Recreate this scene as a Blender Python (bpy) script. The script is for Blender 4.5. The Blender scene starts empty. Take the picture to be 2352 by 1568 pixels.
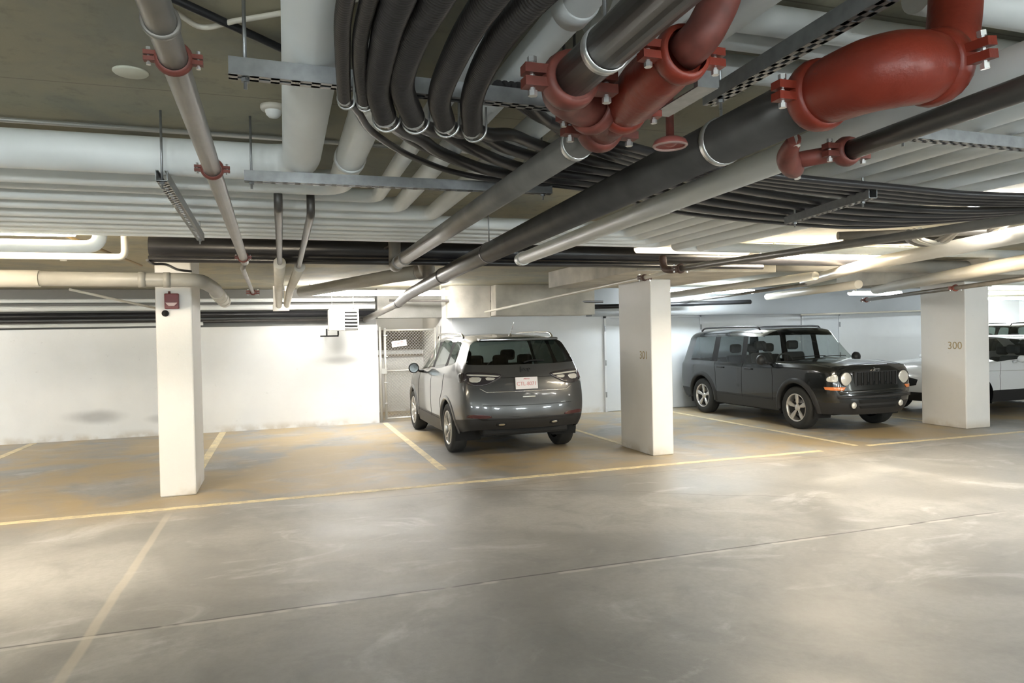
import bpy, bmesh, math, random
from mathutils import Vector, Matrix
from mathutils.bvhtree import BVHTree
random.seed(7)
PI = math.pi
SC = bpy.context.scene
COL = SC.collection

# ------------------------------------------------------------------ materials
MATS = {}
def mat(name, col, rough=.5, metal=0., emit=None, strength=0., coat=0., spec=.5, noise=None, bump=0., bscale=40.):
    """principled material; noise=(scale, amount) varies the colour a little"""
    m = bpy.data.materials.new(name); m.use_nodes = True
    nt = m.node_tree; b = nt.nodes['Principled BSDF']
    b.inputs['Base Color'].default_value = (*col, 1)
    b.inputs['Roughness'].default_value = rough
    b.inputs['Metallic'].default_value = metal
    b.inputs['Specular IOR Level'].default_value = spec
    b.inputs['Coat Weight'].default_value = coat
    b.inputs['Coat Roughness'].default_value = .06
    if emit:
        b.inputs['Emission Color'].default_value = (*emit, 1)
        b.inputs['Emission Strength'].default_value = strength
    tc = nt.nodes.new('ShaderNodeTexCoord')
    if noise:
        n = nt.nodes.new('ShaderNodeTexNoise'); n.inputs['Scale'].default_value = noise[0]; n.inputs['Detail'].default_value = 6
        nt.links.new(tc.outputs['Object'], n.inputs['Vector'])
        r = nt.nodes.new('ShaderNodeMapRange')
        r.inputs['From Min'].default_value = .3; r.inputs['From Max'].default_value = .7
        r.inputs['To Min'].default_value = 1 - noise[1]; r.inputs['To Max'].default_value = 1 + noise[1]
        nt.links.new(n.outputs['Fac'], r.inputs['Value'])
        x = nt.nodes.new('ShaderNodeVectorMath'); x.operation = 'SCALE'
        x.inputs[0].default_value = col
        nt.links.new(r.outputs['Result'], x.inputs['Scale'])
        nt.links.new(x.outputs['Vector'], b.inputs['Base Color'])
    if bump:
        n2 = nt.nodes.new('ShaderNodeTexNoise'); n2.inputs['Scale'].default_value = bscale; n2.inputs['Detail'].default_value = 4
        nt.links.new(tc.outputs['Object'], n2.inputs['Vector'])
        bp = nt.nodes.new('ShaderNodeBump'); bp.inputs['Strength'].default_value = bump; bp.inputs['Distance'].default_value = .01
        nt.links.new(n2.outputs['Fac'], bp.inputs['Height']); nt.links.new(bp.outputs['Normal'], b.inputs['Normal'])
    MATS[name] = m
    return m

white_ins = mat('white_insulation', (.84, .865, .86), .45, noise=(3, .05), bump=.06, bscale=15)
white_pvc = mat('cream_pvc', (.62, .58, .50), .4, noise=(2, .08))
grey_pvc = mat('grey_pvc', (.30, .29, .26), .4, noise=(3, .1))
steel = mat('galvanised_steel', (.36, .37, .38), .38, .85, noise=(30, .12))
steel_lt = mat('bright_steel', (.75, .75, .74), .3, .8)
dark_pipe = mat('dark_steel_pipe', (.085, .078, .072), .33, .25, noise=(9, .15))
mid_pipe = mat('worn_steel_pipe', (.20, .185, .165), .36, .3, noise=(7, .18))
black_pipe = mat('black_abs', (.016, .016, .018), .3, noise=(6, .2))
conduit_m = mat('black_conduit', (.062, .056, .055), .36)
cable_m = mat('black_cable', (.034, .031, .033), .33)
red_iron = mat('red_iron', (.24, .032, .016), .38, noise=(14, .12), bump=.15, bscale=60)
rust_brown = mat('rust_brown_iron', (.085, .045, .032), .55, noise=(25, .25))
rust_red = mat('rust_red_iron', (.19, .05, .036), .5, noise=(25, .25))
rubber = mat('tyre_rubber', (.02, .02, .019), .75)
black_pl = mat('black_plastic', (.02, .02, .021), .5)
matte_black = mat('matte_black', (.006, .006, .006), .8)
alloy = mat('silver_alloy', (.62, .60, .57), .3, .75)
chrome = mat('chrome', (.85, .85, .85), .12, 1.)
grey_paint = mat('grey_car_paint', (.075, .077, .08), .28, .35, coat=.9)
black_paint = mat('black_car_paint', (.008, .009, .009), .22, .1, coat=.9)
white_paint_car = mat('white_car_paint', (.80, .81, .82), .25, 0, coat=.8)
dark_paint = mat('charcoal_car_paint', (.03, .032, .035), .25, .2, coat=.9)
seat_m = mat('seat_cloth', (.05, .05, .05), .8)
mirror_dark = mat('mirror_dark_reflection', (.12, .13, .13), .15, .6)  # dark reflection is put into the base colour of the mirror
amber = mat('amber_lens', (.75, .22, .06), .2, coat=.5)
lens_clear = mat('clear_lens', (.72, .70, .64), .12, .3, coat=.9)
lens_dark = mat('smoked_lens', (.045, .04, .045), .12, .2, coat=.9)
lens_red = mat('red_lens', (.06, .01, .012), .15, coat=.9)
plate_m = mat('plate_white', (.85, .80, .79), .4)
plate_red = mat('plate_red', (.65, .12, .12), .5)
plate_pink = mat('plate_letter', (.70, .30, .30), .5)
yellow_m = None
heater_m = mat('heater_white', (.82, .83, .82), .4)
alarm_m = mat('alarm_red', (.16, .012, .012), .35)
fence_m = mat('fence_galvanised', (.62, .61, .57), .4, .5)
sign_m = mat('sign_white', (.86, .82, .80), .5)
sign_red = mat('sign_red', (.7, .25, .22), .5)
number_m = mat('stencil_ochre', (.44, .35, .20), .8, noise=(40, .25))
door_paint = mat('door_white', (.66, .69, .72), .4, noise=(2, .03))
fix_m = mat('fixture_white', (.78, .76, .70), .4)
cap_m = mat('ceiling_cap_cream', (.66, .66, .56), .5)
concrete_dark = mat('concrete_grey', (.20, .195, .18), .85, noise=(2.2, .2), bump=.3)
concrete_lt = mat('drop_panel_concrete', (.52, .49, .43), .8, noise=(3, .22), bump=.3, bscale=12)
louver_dark = mat('louvre_brown', (.23, .20, .16), .6)

def emis(name, col, s):
    return mat(name, (.8, .8, .8), .5, emit=col, strength=s)

def glass_mat(name, tint, gloss=.1):
    m = bpy.data.materials.new(name); m.use_nodes = True
    nt = m.node_tree; nt.nodes.clear()
    o = nt.nodes.new('ShaderNodeOutputMaterial')
    t = nt.nodes.new('ShaderNodeBsdfTransparent'); t.inputs['Color'].default_value = (*tint, 1)
    g = nt.nodes.new('ShaderNodeBsdfGlossy'); g.inputs['Roughness'].default_value = .03
    lw = nt.nodes.new('ShaderNodeLayerWeight'); lw.inputs['Blend'].default_value = .5
    p_ = nt.nodes.new('ShaderNodeMath'); p_.operation = 'POWER'; p_.inputs[1].default_value = 3.5
    nt.links.new(lw.outputs['Facing'], p_.inputs[0])
    f = nt.nodes.new('ShaderNodeMath'); f.operation = 'MULTIPLY_ADD'; f.inputs[1].default_value = .6; f.inputs[2].default_value = .05
    nt.links.new(p_.outputs[0], f.inputs[0])
    x = nt.nodes.new('ShaderNodeMixShader')
    nt.links.new(f.outputs[0], x.inputs[0]); nt.links.new(t.outputs[0], x.inputs[1]); nt.links.new(g.outputs[0], x.inputs[2])
    nt.links.new(x.outputs[0], o.inputs[0])
    return m
glass_dark = glass_mat('tinted_glass', (.15, .185, .165))
glass_clear = glass_mat('clear_glass', (.78, .82, .81))

def N(nt, t, **kw):
    n = nt.nodes.new(t)
    for k, v in kw.items():
        if k in n.inputs.keys(): n.inputs[k].default_value = v
        else: setattr(n, k, v)
    return n
def math_n(nt, op, a, b=None, c=None, clamp=False):
    n = nt.nodes.new('ShaderNodeMath'); n.operation = op; n.use_clamp = clamp
    for i, v in enumerate((a, b, c)):
        if v is None: continue
        if isinstance(v, (int, float)): n.inputs[i].default_value = v
        else: nt.links.new(v, n.inputs[i])
    return n.outputs[0]
def mixc(nt, f, a, b):
    n = nt.nodes.new('ShaderNodeMix'); n.data_type = 'RGBA'
    for i, v in ((0, f), (6, a), (7, b)):
        if isinstance(v, (int, float)): n.inputs[i].default_value = v
        elif isinstance(v, tuple): n.inputs[i].default_value = (*v, 1)
        else: nt.links.new(v, n.inputs[i])
    return n.outputs[2]
def noise(nt, vec, scale, detail=4, rough=.55, dist=0.):
    n = nt.nodes.new('ShaderNodeTexNoise'); n.inputs['Scale'].default_value = scale; n.inputs['Detail'].default_value = detail
    n.inputs['Roughness'].default_value = rough; n.inputs['Distortion'].default_value = dist
    nt.links.new(vec, n.inputs['Vector']); return n.outputs['Fac']
def ramp(nt, v, a, b, lo=0., hi=1.):
    n = nt.nodes.new('ShaderNodeMapRange'); n.interpolation_type = 'SMOOTHSTEP'
    for k, q in (('From Min', a), ('From Max', b), ('To Min', lo), ('To Max', hi)): n.inputs[k].default_value = q
    nt.links.new(v, n.inputs['Value']); return n.outputs['Result']

def floor_material():
    m = bpy.data.materials.new('parkade_concrete_floor'); m.use_nodes = True
    nt = m.node_tree; b = nt.nodes['Principled BSDF']
    g = nt.nodes.new('ShaderNodeNewGeometry'); P = g.outputs['Position']
    sx = nt.nodes.new('ShaderNodeSeparateXYZ'); nt.links.new(P, sx.inputs[0])
    X, Y = sx.outputs[0], sx.outputs[1]
    big = noise(nt, P, .55, 5, .6, 1.2); med = noise(nt, P, 2.3, 6, .65, .6); fine = noise(nt, P, 22, 5, .7)
    sm = nt.nodes.new('ShaderNodeMapping'); sm.inputs['Scale'].default_value = (.9, 1.5, 1); nt.links.new(P, sm.inputs['Vector'])
    strk = noise(nt, sm.outputs[0], .9, 6, .62, 1.6)
    c = mixc(nt, ramp(nt, big, .38, .62), (.30, .30, .295), (.41, .41, .405))
    c = mixc(nt, ramp(nt, med, .45, .72, 0, .5), c, (.23, .235, .235))
    c = mixc(nt, ramp(nt, strk, .54, .70, 0, .75), c, (.54, .55, .56))
    c = mixc(nt, ramp(nt, fine, .3, .7, 0, .22), c, (.22, .21, .20))
    # patchy tan tint that comes in over the stalls round the pillars
    stall_tan = math_n(nt, 'MULTIPLY', ramp(nt, Y, 6.6, 8.2), ramp(nt, noise(nt, P, .8, 4, .6, .5), .35, .6))
    c = mixc(nt, math_n(nt, 'MULTIPLY', stall_tan, .75), c, (.50, .37, .18))
    # control joints and cracks
    def joint(coord, at, lo, hi, other, w, seed):
        wob = math_n(nt, 'MULTIPLY_ADD', noise(nt, P, seed, 3), .05, at - .025)
        d = math_n(nt, 'ABSOLUTE', math_n(nt, 'SUBTRACT', coord, wob))
        e = math_n(nt, 'MULTIPLY', ramp(nt, other, lo, lo + .4), ramp(nt, other, hi - .4, hi, 1, 0))
        return math_n(nt, 'MULTIPLY', ramp(nt, d, w, w * 2.2, 1, 0), e)
    gate = ramp(nt, noise(nt, P, 3.1, 3), .42, .55)
    j1 = joint(Y, 4.40, -3, 6, X, .006, 1.7)
    c = mixc(nt, math_n(nt, 'MULTIPLY', j1, .75), c, (.07, .07, .07))
    j1b = joint(Y, 4.375, -3, 6, X, .012, 2.3)
    c = mixc(nt, math_n(nt, 'MULTIPLY', math_n(nt, 'MULTIPLY', j1b, gate), .6), c, (.62, .61, .58))
    j2 = joint(Y, 7.12, .3, 9, X, .005, .7)
    c = mixc(nt, math_n(nt, 'MULTIPLY', j2, .5), c, (.12, .11, .10))
    j3 = joint(X, -1.05, -6, 7.4, Y, .018, .9)
    c = mixc(nt, math_n(nt, 'MULTIPLY', j3, .5), c, (.60, .56, .48))
    # long wandering cracks
    lin = math_n(nt, 'ADD', math_n(nt, 'MULTIPLY', X, .55), Y)
    wl = math_n(nt, 'MULTIPLY_ADD', noise(nt, P, .5, 4), .9, 7.65)
    d4 = math_n(nt, 'ABSOLUTE', math_n(nt, 'SUBTRACT', lin, wl))
    k4 = math_n(nt, 'MULTIPLY', ramp(nt, d4, .004, .012, 1, 0), math_n(nt, 'MULTIPLY', ramp(nt, X, 1.2, 2), ramp(nt, X, 4.6, 5.2, 1, 0)))
    c = mixc(nt, math_n(nt, 'MULTIPLY', k4, .55), c, (.10, .09, .08))
    nt.links.new(c, b.inputs['Base Color'])
    nt.links.new(ramp(nt, big, .35, .65, .40, .56), b.inputs['Roughness'])
    b.inputs['Specular IOR Level'].default_value = .45
    bp = nt.nodes.new('ShaderNodeBump'); bp.inputs['Strength'].default_value = .12; bp.inputs['Distance'].default_value = .01
    nt.links.new(fine, bp.inputs['Height']); nt.links.new(bp.outputs['Normal'], b.inputs['Normal'])
    return m

def wall_material(name, base, stains=(), dirt=.2, rough=.6):
    m = bpy.data.materials.new(name); m.use_nodes = True
    nt = m.node_tree; b = nt.nodes['Principled BSDF']
    g = nt.nodes.new('ShaderNodeNewGeometry'); P = g.outputs['Position']
    sx = nt.nodes.new('ShaderNodeSeparateXYZ'); nt.links.new(P, sx.inputs[0])
    n1 = noise(nt, P, .9, 5, .6); n2 = noise(nt, P, 14, 4, .7)
    c = mixc(nt, ramp(nt, n1, .4, .65, 0, .25), base, tuple(v * .82 for v in base))
    c = mixc(nt, ramp(nt, n2, .66, .74, 0, dirt), c, tuple(v * .45 for v in base))
    # splash grime along the foot of the wall
    c = mixc(nt, math_n(nt, 'MULTIPLY', ramp(nt, sx.outputs[2], .0, .16, 1, 0), ramp(nt, noise(nt, P, 3, 4), .4, .62, 0, .5)), c, (.42, .34, .22))
    for (cx, cz, rx, rz, a) in stains:
        dx = math_n(nt, 'DIVIDE', math_n(nt, 'SUBTRACT', sx.outputs[0], cx), rx)
        dz = math_n(nt, 'DIVIDE', math_n(nt, 'SUBTRACT', sx.outputs[2], cz), rz)
        d = math_n(nt, 'SQRT', math_n(nt, 'ADD', math_n(nt, 'MULTIPLY', dx, dx), math_n(nt, 'MULTIPLY', dz, dz)))
        dd = math_n(nt, 'ADD', d, math_n(nt, 'MULTIPLY_ADD', n1, 1.2, -.6))
        c = mixc(nt, ramp(nt, dd, .2, 1., a, 0), c, (.22, .22, .22))
    nt.links.new(c, b.inputs['Base Color'])
    b.inputs['Roughness'].default_value = rough
    bp = nt.nodes.new('ShaderNodeBump'); bp.inputs['Strength'].default_value = .15; bp.inputs['Distance'].default_value = .01
    nt.links.new(n2, bp.inputs['Height']); nt.links.new(bp.outputs['Normal'], b.inputs['Normal'])
    return m

def ceiling_material():
    m = bpy.data.materials.new('formed_concrete_soffit'); m.use_nodes = True
    nt = m.node_tree; b = nt.nodes['Principled BSDF']
    g = nt.nodes.new('ShaderNodeNewGeometry'); P = g.outputs['Position']
    sx = nt.nodes.new('ShaderNodeSeparateXYZ'); nt.links.new(P, sx.inputs[0])
    n1 = noise(nt, P, 1.3, 5, .6, .5); n2 = noise(nt, P, 9, 5, .7)
    c = mixc(nt, ramp(nt, n1, .4, .62), (.40, .37, .27), (.31, .31, .26))
    c = mixc(nt, ramp(nt, n2, .5, .75, 0, .4), c, (.17, .16, .13))
    fr = math_n(nt, 'ABSOLUTE', math_n(nt, 'SUBTRACT', math_n(nt, 'FRACT', math_n(nt, 'DIVIDE', math_n(nt, 'ADD', sx.outputs[1], .2), 1.22)), .5))
    c = mixc(nt, ramp(nt, fr, .001, .004, .5, 0), c, (.08, .08, .07))
    nt.links.new(c, b.inputs['Base Color']); b.inputs['Roughness'].default_value = .8
    bp = nt.nodes.new('ShaderNodeBump'); bp.inputs['Strength'].default_value = .2; bp.inputs['Distance'].default_value = .01
    nt.links.new(n2, bp.inputs['Height']); nt.links.new(bp.outputs['Normal'], b.inputs['Normal'])
    return m

def paint_line_material():
    m = bpy.data.materials.new('worn_yellow_line'); m.use_nodes = True
    nt = m.node_tree; b = nt.nodes['Principled BSDF']
    g = nt.nodes.new('ShaderNodeNewGeometry'); P = g.outputs['Position']
    n1 = noise(nt, P, 9, 6, .75, .4); n2 = noise(nt, P, 1.2, 3)
    f = math_n(nt, 'MULTIPLY', ramp(nt, n1, .40, .6), 1)
    c = mixc(nt, f, (.88, .76, .48), (.66, .57, .40))
    c = mixc(nt, ramp(nt, n2, .45, .7, 0, .5), c, (.42, .38, .30))
    nt.links.new(c, b.inputs['Base Color']); b.inputs['Roughness'].default_value = .6
    return m

# ------------------------------------------------------------------ mesh helpers
class MB:
    def __init__(s): s.v = []; s.f = []; s.sm = []
    def add(s, vs, fs, smooth=False):
        o = len(s.v); s.v += [tuple(p) for p in vs]
        for f in fs: s.f.append(tuple(o + i for i in f)); s.sm.append(smooth)
        return s
    def box(s, x0, x1, y0, y1, z0, z1):
        vs = [(x, y, z) for z in (z0, z1) for y in (y0, y1) for x in (x0, x1)]
        return s.add(vs, [(0, 2, 3, 1), (4, 5, 7, 6), (0, 1, 5, 4), (2, 6, 7, 3), (0, 4, 6, 2), (1, 3, 7, 5)])
    def obox(s, c, M, hx, hy, hz):
        vs = [Vector(c) + M @ Vector((a * hx, b_ * hy, d * hz)) for d in (-1, 1) for b_ in (-1, 1) for a in (-1, 1)]
        return s.add(vs, [(0, 2, 3, 1), (4, 5, 7, 6), (0, 1, 5, 4), (2, 6, 7, 3), (0, 4, 6, 2), (1, 3, 7, 5)])
    def tube(s, pts, r, seg=16, caps=True, radii=None):
        P = [Vector(p) for p in pts]; n = len(P)
        T = []
        for i in range(n):
            a = P[min(i + 1, n - 1)] - P[max(i - 1, 0)]
            T.append(a.normalized())
        up = Vector((0, 0, 1)) if abs(T[0].z) < .9 else Vector((1, 0, 0))
        u = T[0].cross(up).normalized()
        vs = []; fs = []
        for i in range(n):
            u = (u - T[i] * u.dot(T[i])).normalized(); w = T[i].cross(u)
            rr = radii[i] if radii else r
            for k in range(seg):
                a = 2 * PI * k / seg
                vs.append(P[i] + (u * math.cos(a) + w * math.sin(a)) * rr)
        for i in range(n - 1):
            for k in range(seg):
                k2 = (k + 1) % seg
                fs.append((i * seg + k, i * seg + k2, (i + 1) * seg + k2, (i + 1) * seg + k))
        s.add(vs, fs, True)
        if caps:
            o = len(s.v) - n * seg
            s.f.append(tuple(o + k for k in reversed(range(seg)))); s.sm.append(False)
            s.f.append(tuple(o + (n - 1) * seg + k for k in range(seg))); s.sm.append(False)
        return s
    def lathe(s, prof, origin, axis, seg=32, smooth=True):
        """prof: (radius, distance along axis)"""
        A = Vector(axis).normalized(); up = Vector((0, 0, 1)) if abs(A.z) < .9 else Vector((1, 0, 0))
        u = A.cross(up).normalized(); w = A.cross(u); O = Vector(origin)
        vs = []; fs = []; n = len(prof)
        for (r, h) in prof:
            for k in range(seg):
                a = 2 * PI * k / seg
                vs.append(O + A * h + (u * math.cos(a) + w * math.sin(a)) * max(r, 1e-4))
        for i in range(n - 1):
            for k in range(seg):
                k2 = (k + 1) % seg
                fs.append((i * seg + k, (i + 1) * seg + k, (i + 1) * seg + k2, i * seg + k2))
        return s.add(vs, fs, smooth)
    def prism(s, poly, y0, y1, axis='y'):
        n = len(poly)
        def mk(a, b_, h):
            return (a, h, b_) if axis == 'y' else ((h, a, b_) if axis == 'x' else (a, b_, h))
        vs = [mk(a, b_, y0) for a, b_ in poly] + [mk(a, b_, y1) for a, b_ in poly]
        fs = [tuple(reversed(range(n))), tuple(range(n, 2 * n))]
        fs += [(i, (i + 1) % n, n + (i + 1) % n, n + i) for i in range(n)]
        return s.add(vs, fs)
    def build(s, name, m, parent=None, bevel=0., local=None):
        me = bpy.data.meshes.new(name)
        if local is not None:
            L = Vector(local); s.v = [tuple(Vector(p) - L) for p in s.v]
        me.from_pydata(s.v, [], s.f); me.validate()
        if len(me.polygons) == len(s.sm): me.polygons.foreach_set('use_smooth', s.sm)
        me.materials.append(m)
        bm = bmesh.new(); bm.from_mesh(me); bmesh.ops.recalc_face_normals(bm, faces=bm.faces); bm.to_mesh(me); bm.free()
        o = bpy.data.objects.new(name, me); COL.objects.link(o)
        if parent: o.parent = parent
        if bevel:
            md = o.modifiers.new('bevel', 'BEVEL'); md.width = bevel; md.segments = 2; md.limit_method = 'ANGLE'
        return o

def fillet(pts, r, n=7):
    P = [Vector(p) for p in pts]; out = [P[0]]
    for i in range(1, len(P) - 1):
        a = (P[i - 1] - P[i]); b = (P[i + 1] - P[i])
        d = min(r, a.length * .49, b.length * .49)
        p0 = P[i] + a.normalized() * d; p1 = P[i] + b.normalized() * d
        for k in range(n + 1):
            t = k / n
            out.append(p0 * (1 - t) ** 2 + P[i] * 2 * t * (1 - t) + p1 * t * t)
    out.append(P[-1]); return out
def crom(pts, n=8):
    P = [Vector(p) for p in pts]; P = [P[0] * 2 - P[1]] + P + [P[-1] * 2 - P[-2]]; out = []
    for i in range(1, len(P) - 2):
        for k in range(n):
            t = k / n
            out.append(.5 * ((2 * P[i]) + (P[i + 1] - P[i - 1]) * t + (2 * P[i - 1] - 5 * P[i] + 4 * P[i + 1] - P[i + 2]) * t * t + (3 * P[i] - P[i - 1] - 3 * P[i + 1] + P[i + 2]) * t ** 3))
    out.append(P[-2]); return out

def tag(o, label, cat, group=None, kind=None):
    if label: o['label'] = label
    if cat: o['category'] = cat
    if group: o['group'] = group
    if kind: o['kind'] = kind
    return o
def thing(name, loc, label, cat, group=None):
    o = bpy.data.objects.new(name, None); COL.objects.link(o); o.location = loc
    return tag(o, label, cat, group)
def struct(name, mb, m, label, **k):
    o = mb.build(name, m, **k); o['kind'] = 'structure'
    o['label'] = label; o['category'] = name.split('_')[0]
    return o
def part_of(parent, name, mb, m, **k):
    """mb is in world coordinates; parent is an Empty without rotation"""
    return mb.build(name, m, parent, local=parent.matrix_basis.translation if parent.parent is None else (0, 0, 0), **k)
def sub_of(parent, name, mb, m, root, **k):
    return mb.build(name, m, parent, local=root.matrix_basis.translation, **k)

def text_mesh(name, s, size, M, m, parent=None, depth=.002):
    cu = bpy.data.curves.new(name, 'FONT'); cu.body = s; cu.size = size; cu.extrude = depth
    cu.align_x = 'CENTER'; cu.align_y = 'CENTER'; cu.resolution_u = 4
    t = bpy.data.objects.new(name, cu); COL.objects.link(t)
    dg = bpy.context.evaluated_depsgraph_get()
    me = bpy.data.meshes.new_from_object(t.evaluated_get(dg)); bpy.data.objects.remove(t)
    me.materials.clear(); me.materials.append(m)
    o = bpy.data.objects.new(name, me); COL.objects.link(o); o.matrix_local = M
    if parent: o.parent = parent; o.matrix_local = M
    return o

# ------------------------------------------------------------------ the room
HC1, HC2 = 2.55, 2.55          # soffit over the aisle and over the stalls
floor_mat = floor_material(); ceil_mat = ceiling_material(); line_mat = paint_line_material()
wall_w = wall_material('white_painted_concrete', (.87, .88, .88), stains=[(-3.05, .38, .55, .16, .5), (1.1, 1.22, .45, .12, .4), (1.0, 1.5, .2, .3, .25), (-2.0, .3, .3, .1, .3)])
wall_r = wall_material('cool_white_drywall', (.74, .76, .78), dirt=.05, rough=.5)
wall_g = wall_material('bare_concrete_wall', (.24, .235, .22), dirt=.4)
pillar_m = wall_material('white_painted_pillar', (.80, .79, .77), dirt=.12)

struct('floor', MB().box(-16, 24, -6, 19, -.2, 0), floor_mat, 'polished grey concrete parkade floor')
struct('ceiling', MB().box(-16, 24, -6, 19, HC1, HC1 + .3), ceil_mat, 'bare concrete slab over aisle and stalls')
struct('wall_back', MB().box(-16, 1.74, 13.4, 13.9, 0, 1.87), wall_w, 'white painted concrete back wall on the left')
struct('wall_back_upper', MB().box(-16, 1.74, 13.62, 13.9, 1.87, HC2), wall_g, 'bare concrete strip above the white wall')
struct('wall_left', MB().box(-16.3, -16, -6, 19, 0, HC1), wall_w, 'white side wall far left')
struct('wall_front', MB().box(-16, 24, -6.3, -6, 0, HC1), wall_w, 'white wall behind the viewer')
struct('wall_right', MB().box(24, 24.3, -6, 19, 0, HC1), wall_r, 'white wall at the far right end')
struct('wall_far', MB().box(15.2, 24, 17.2, 17.5, 0, HC2), wall_r, 'bright white wall of the far right bay')
# gate recess
struct('wall_recess', MB().box(1.74, 2.98, 15.3, 15.5, 0, HC2), wall_w, 'cream wall deep inside the gated recess')
struct('wall_recess_side', MB().box(2.98, 3.1, 13.0, 15.5, 0, HC2), wall_w, 'white side wall of the gated recess')
struct('wall_recess_left', MB().box(1.62, 1.74, 13.9, 15.5, 0, HC2), wall_w, 'white return wall of the gated recess')
lo = MB(); lo.box(1.74, 2.98, 13.35, 13.75, 1.99, HC2)
struct('trim_lintel', lo, concrete_dark, 'grey concrete lintel over the chain link gate')
# right-hand back wall with doors
w = MB()
w.box(3.1, 15.2, 13.0, 13.2, 0, HC2)
struct('wall_right_back', w, wall_r, 'white drywall behind the two dark cars')
struct('wall_bay_side', MB().box(15.05, 15.2, 13.2, 17.2, 0, HC2), wall_r, 'side wall of the far right bay')
struct('trim_bulkhead', MB().box(5.9, 15.2, 12.72, 13.0, 1.96, HC2), wall_material('grey_bulkhead_paint', (.40, .42, .44)), 'grey bulkhead above the white doors')

def wall_door(n, x0, x1, z1, hinge_x, label):
    r = thing('door_%d' % n, ((x0 + x1) / 2, 12.985, 0), label, 'door'); r['kind'] = 'structure'
    part_of(r, 'door_leaf', MB().box(x0 + .03, x1 - .03, 12.965, 12.998, .01, z1), door_paint, bevel=.003)
    fr = MB().box(x0 - .02, x0 + .025, 12.955, 12.998, 0, z1 + .04).box(x1 - .025, x1 + .02, 12.955, 12.998, 0, z1 + .04).box(x0 - .02, x1 + .02, 12.955, 12.998, z1 + .004, z1 + .045)
    part_of(r, 'door_frame', fr, wall_r)
    for z in (.3, .95, 1.65):
        part_of(r, 'hinge', MB().box(hinge_x - .015, hinge_x + .015, 12.94, 12.958, z, z + .11), steel)
    return r
wall_door(1, 6.3, 7.42, 1.92, 6.3, 'white flush door showing a thin strip left of the middle pillar')
wall_door(2, 7.45, 8.57, 1.92, 8.57, 'white flush door between the middle pillar and the black car')
wall_door(3, 11.25, 12.3, 1.9, 12.3, 'white flush door behind the bonnet of the black car')

# pillars
def pillar(x0, x1, y0, y1, ztop, label):
    r = MB().box(x0, x1, y0, y1, 0, ztop).build('pillar', pillar_m, bevel=.015)
    tag(r, label, 'pillar', kind='structure'); return r
p1 = pillar(-1.24, -.89, 8.05, 8.85, HC2, 'white square pillar with a red alarm near its top')
p2 = pillar(4.57, 4.88, 8.05, 8.95, 2.31, 'white pillar with a grey grimy side between the grey and black cars')
p3 = pillar(10.13, 10.64, 8.1, 8.9, 2.31, 'white pillar stencilled 300 at the right')
for x in (-6.8, 15.8): pillar(x, x + .35, 8.05, 8.9, HC2, 'white pillar beyond the frame of the picture')
def drop(x0, x1, y0, y1, z0, label):
    o = MB().box(x0, x1, y0, y1, z0, HC2).build('trim_drop_panel', concrete_lt, bevel=.01)
    tag(o, label, 'drop panel', kind='structure'); return o
drop(3.82, 5.7, 7.0, 9.75, 2.31, 'pale concrete drop panel on top of the middle pillar')
drop(9.2, 11.3, 7.0, 9.75, 2.31, 'pale concrete drop panel on top of the pillar stencilled 300')
drop(3.75, 5.75, 12.25, 12.99, 1.98, 'stained concrete drop block above the grey car')
T = MB().box(2.98, 3.74, 12.55, 12.99, 1.96, HC2)
tag(T.build('trim_soffit', concrete_lt), 'cream boxed soffit beside the gate', 'soffit', kind='structure')

def Mat(loc, xa, ya):
    X = Vector(xa).normalized(); Y = Vector(ya).normalized(); Z = X.cross(Y)
    return Matrix(((X.x, Y.x, Z.x, loc[0]), (X.y, Y.y, Z.y, loc[1]), (X.z, Y.z, Z.z, loc[2]), (0, 0, 0, 1)))
t = text_mesh('stencil_number', '301', .15, Mat((4.568, 8.25, 1.31), (0, -1, 0), (0, 0, 1)), number_m, p2, .001)
t['label'] = 'faded ochre stencilled number 301'
t = text_mesh('stencil_number', '300', .17, Mat((10.128, 8.28, 1.30), (0, -1, 0), (0, 0, 1)), number_m, p3, .001)
t['label'] = 'faded ochre stencilled number 300'

# painted lines
def line(x0, x1, y0, y1, label):
    o = MB().box(x0, x1, y0, y1, .0005, .003).build('floor_marking', line_mat)
    tag(o, label, 'parking line', kind='structure'); return o
line(-14, 6.75, 7.42, 7.52, 'long yellow line across the fronts of the stalls')
line(7.6, 15, 7.5, 7.59, 'faded yellow line in front of the black car')
line(-3.97, -3.86, 7.55, 13.35, 'yellow stall line at the left edge of the photo')
line(-1.08, -.97, 8.9, 13.35, 'yellow stall line behind the pillar with the red alarm')
line(1.78, 1.88, 8.3, 13.3, 'yellow stall line left of the grey car')
line(4.62, 4.70, 9.0, 12.95, 'yellow stall line right of the grey car')
line(7.42, 7.50, 7.6, 12.95, 'yellow stall line left of the black car')
line(10.36, 10.44, 8.95, 12.9, 'yellow stall line behind the pillar stencilled 300')

# ------------------------------------------------------------------ pipes
def pipe(name, pts, r, m, label, cat='pipe', bend=0., seg=20, group=None, caps=True, couplings=(), cm=None, bands=(), cs=1.):
    """one pipe run: an Empty at its start with the tube and its couplings as parts"""
    P = fillet(pts, bend) if bend else [Vector(p) for p in pts]
    root = thing(name, tuple(P[0]), label, cat, group)
    part_of(root, 'tube', MB().tube(P, r, seg, caps), m)
    for (a, b, f) in couplings:      # segment from point a to point b at fraction f
        A = Vector(a); B = Vector(b); c = A.lerp(B, f); d = (B - A).normalized()
        groove_coupling(root, c, d, r, cm or rust_red, cs)
    for (a, b, f, w) in bands:
        A = Vector(a); B = Vector(b); c = A.lerp(B, f); d = (B - A).normalized()
        mb = MB().lathe([(r + .0005, -w), (r + .006, -w), (r + .006, w), (r + .0005, w)], c, d, 24)
        part_of(root, 'sleeve', mb, m)
    return root
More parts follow.
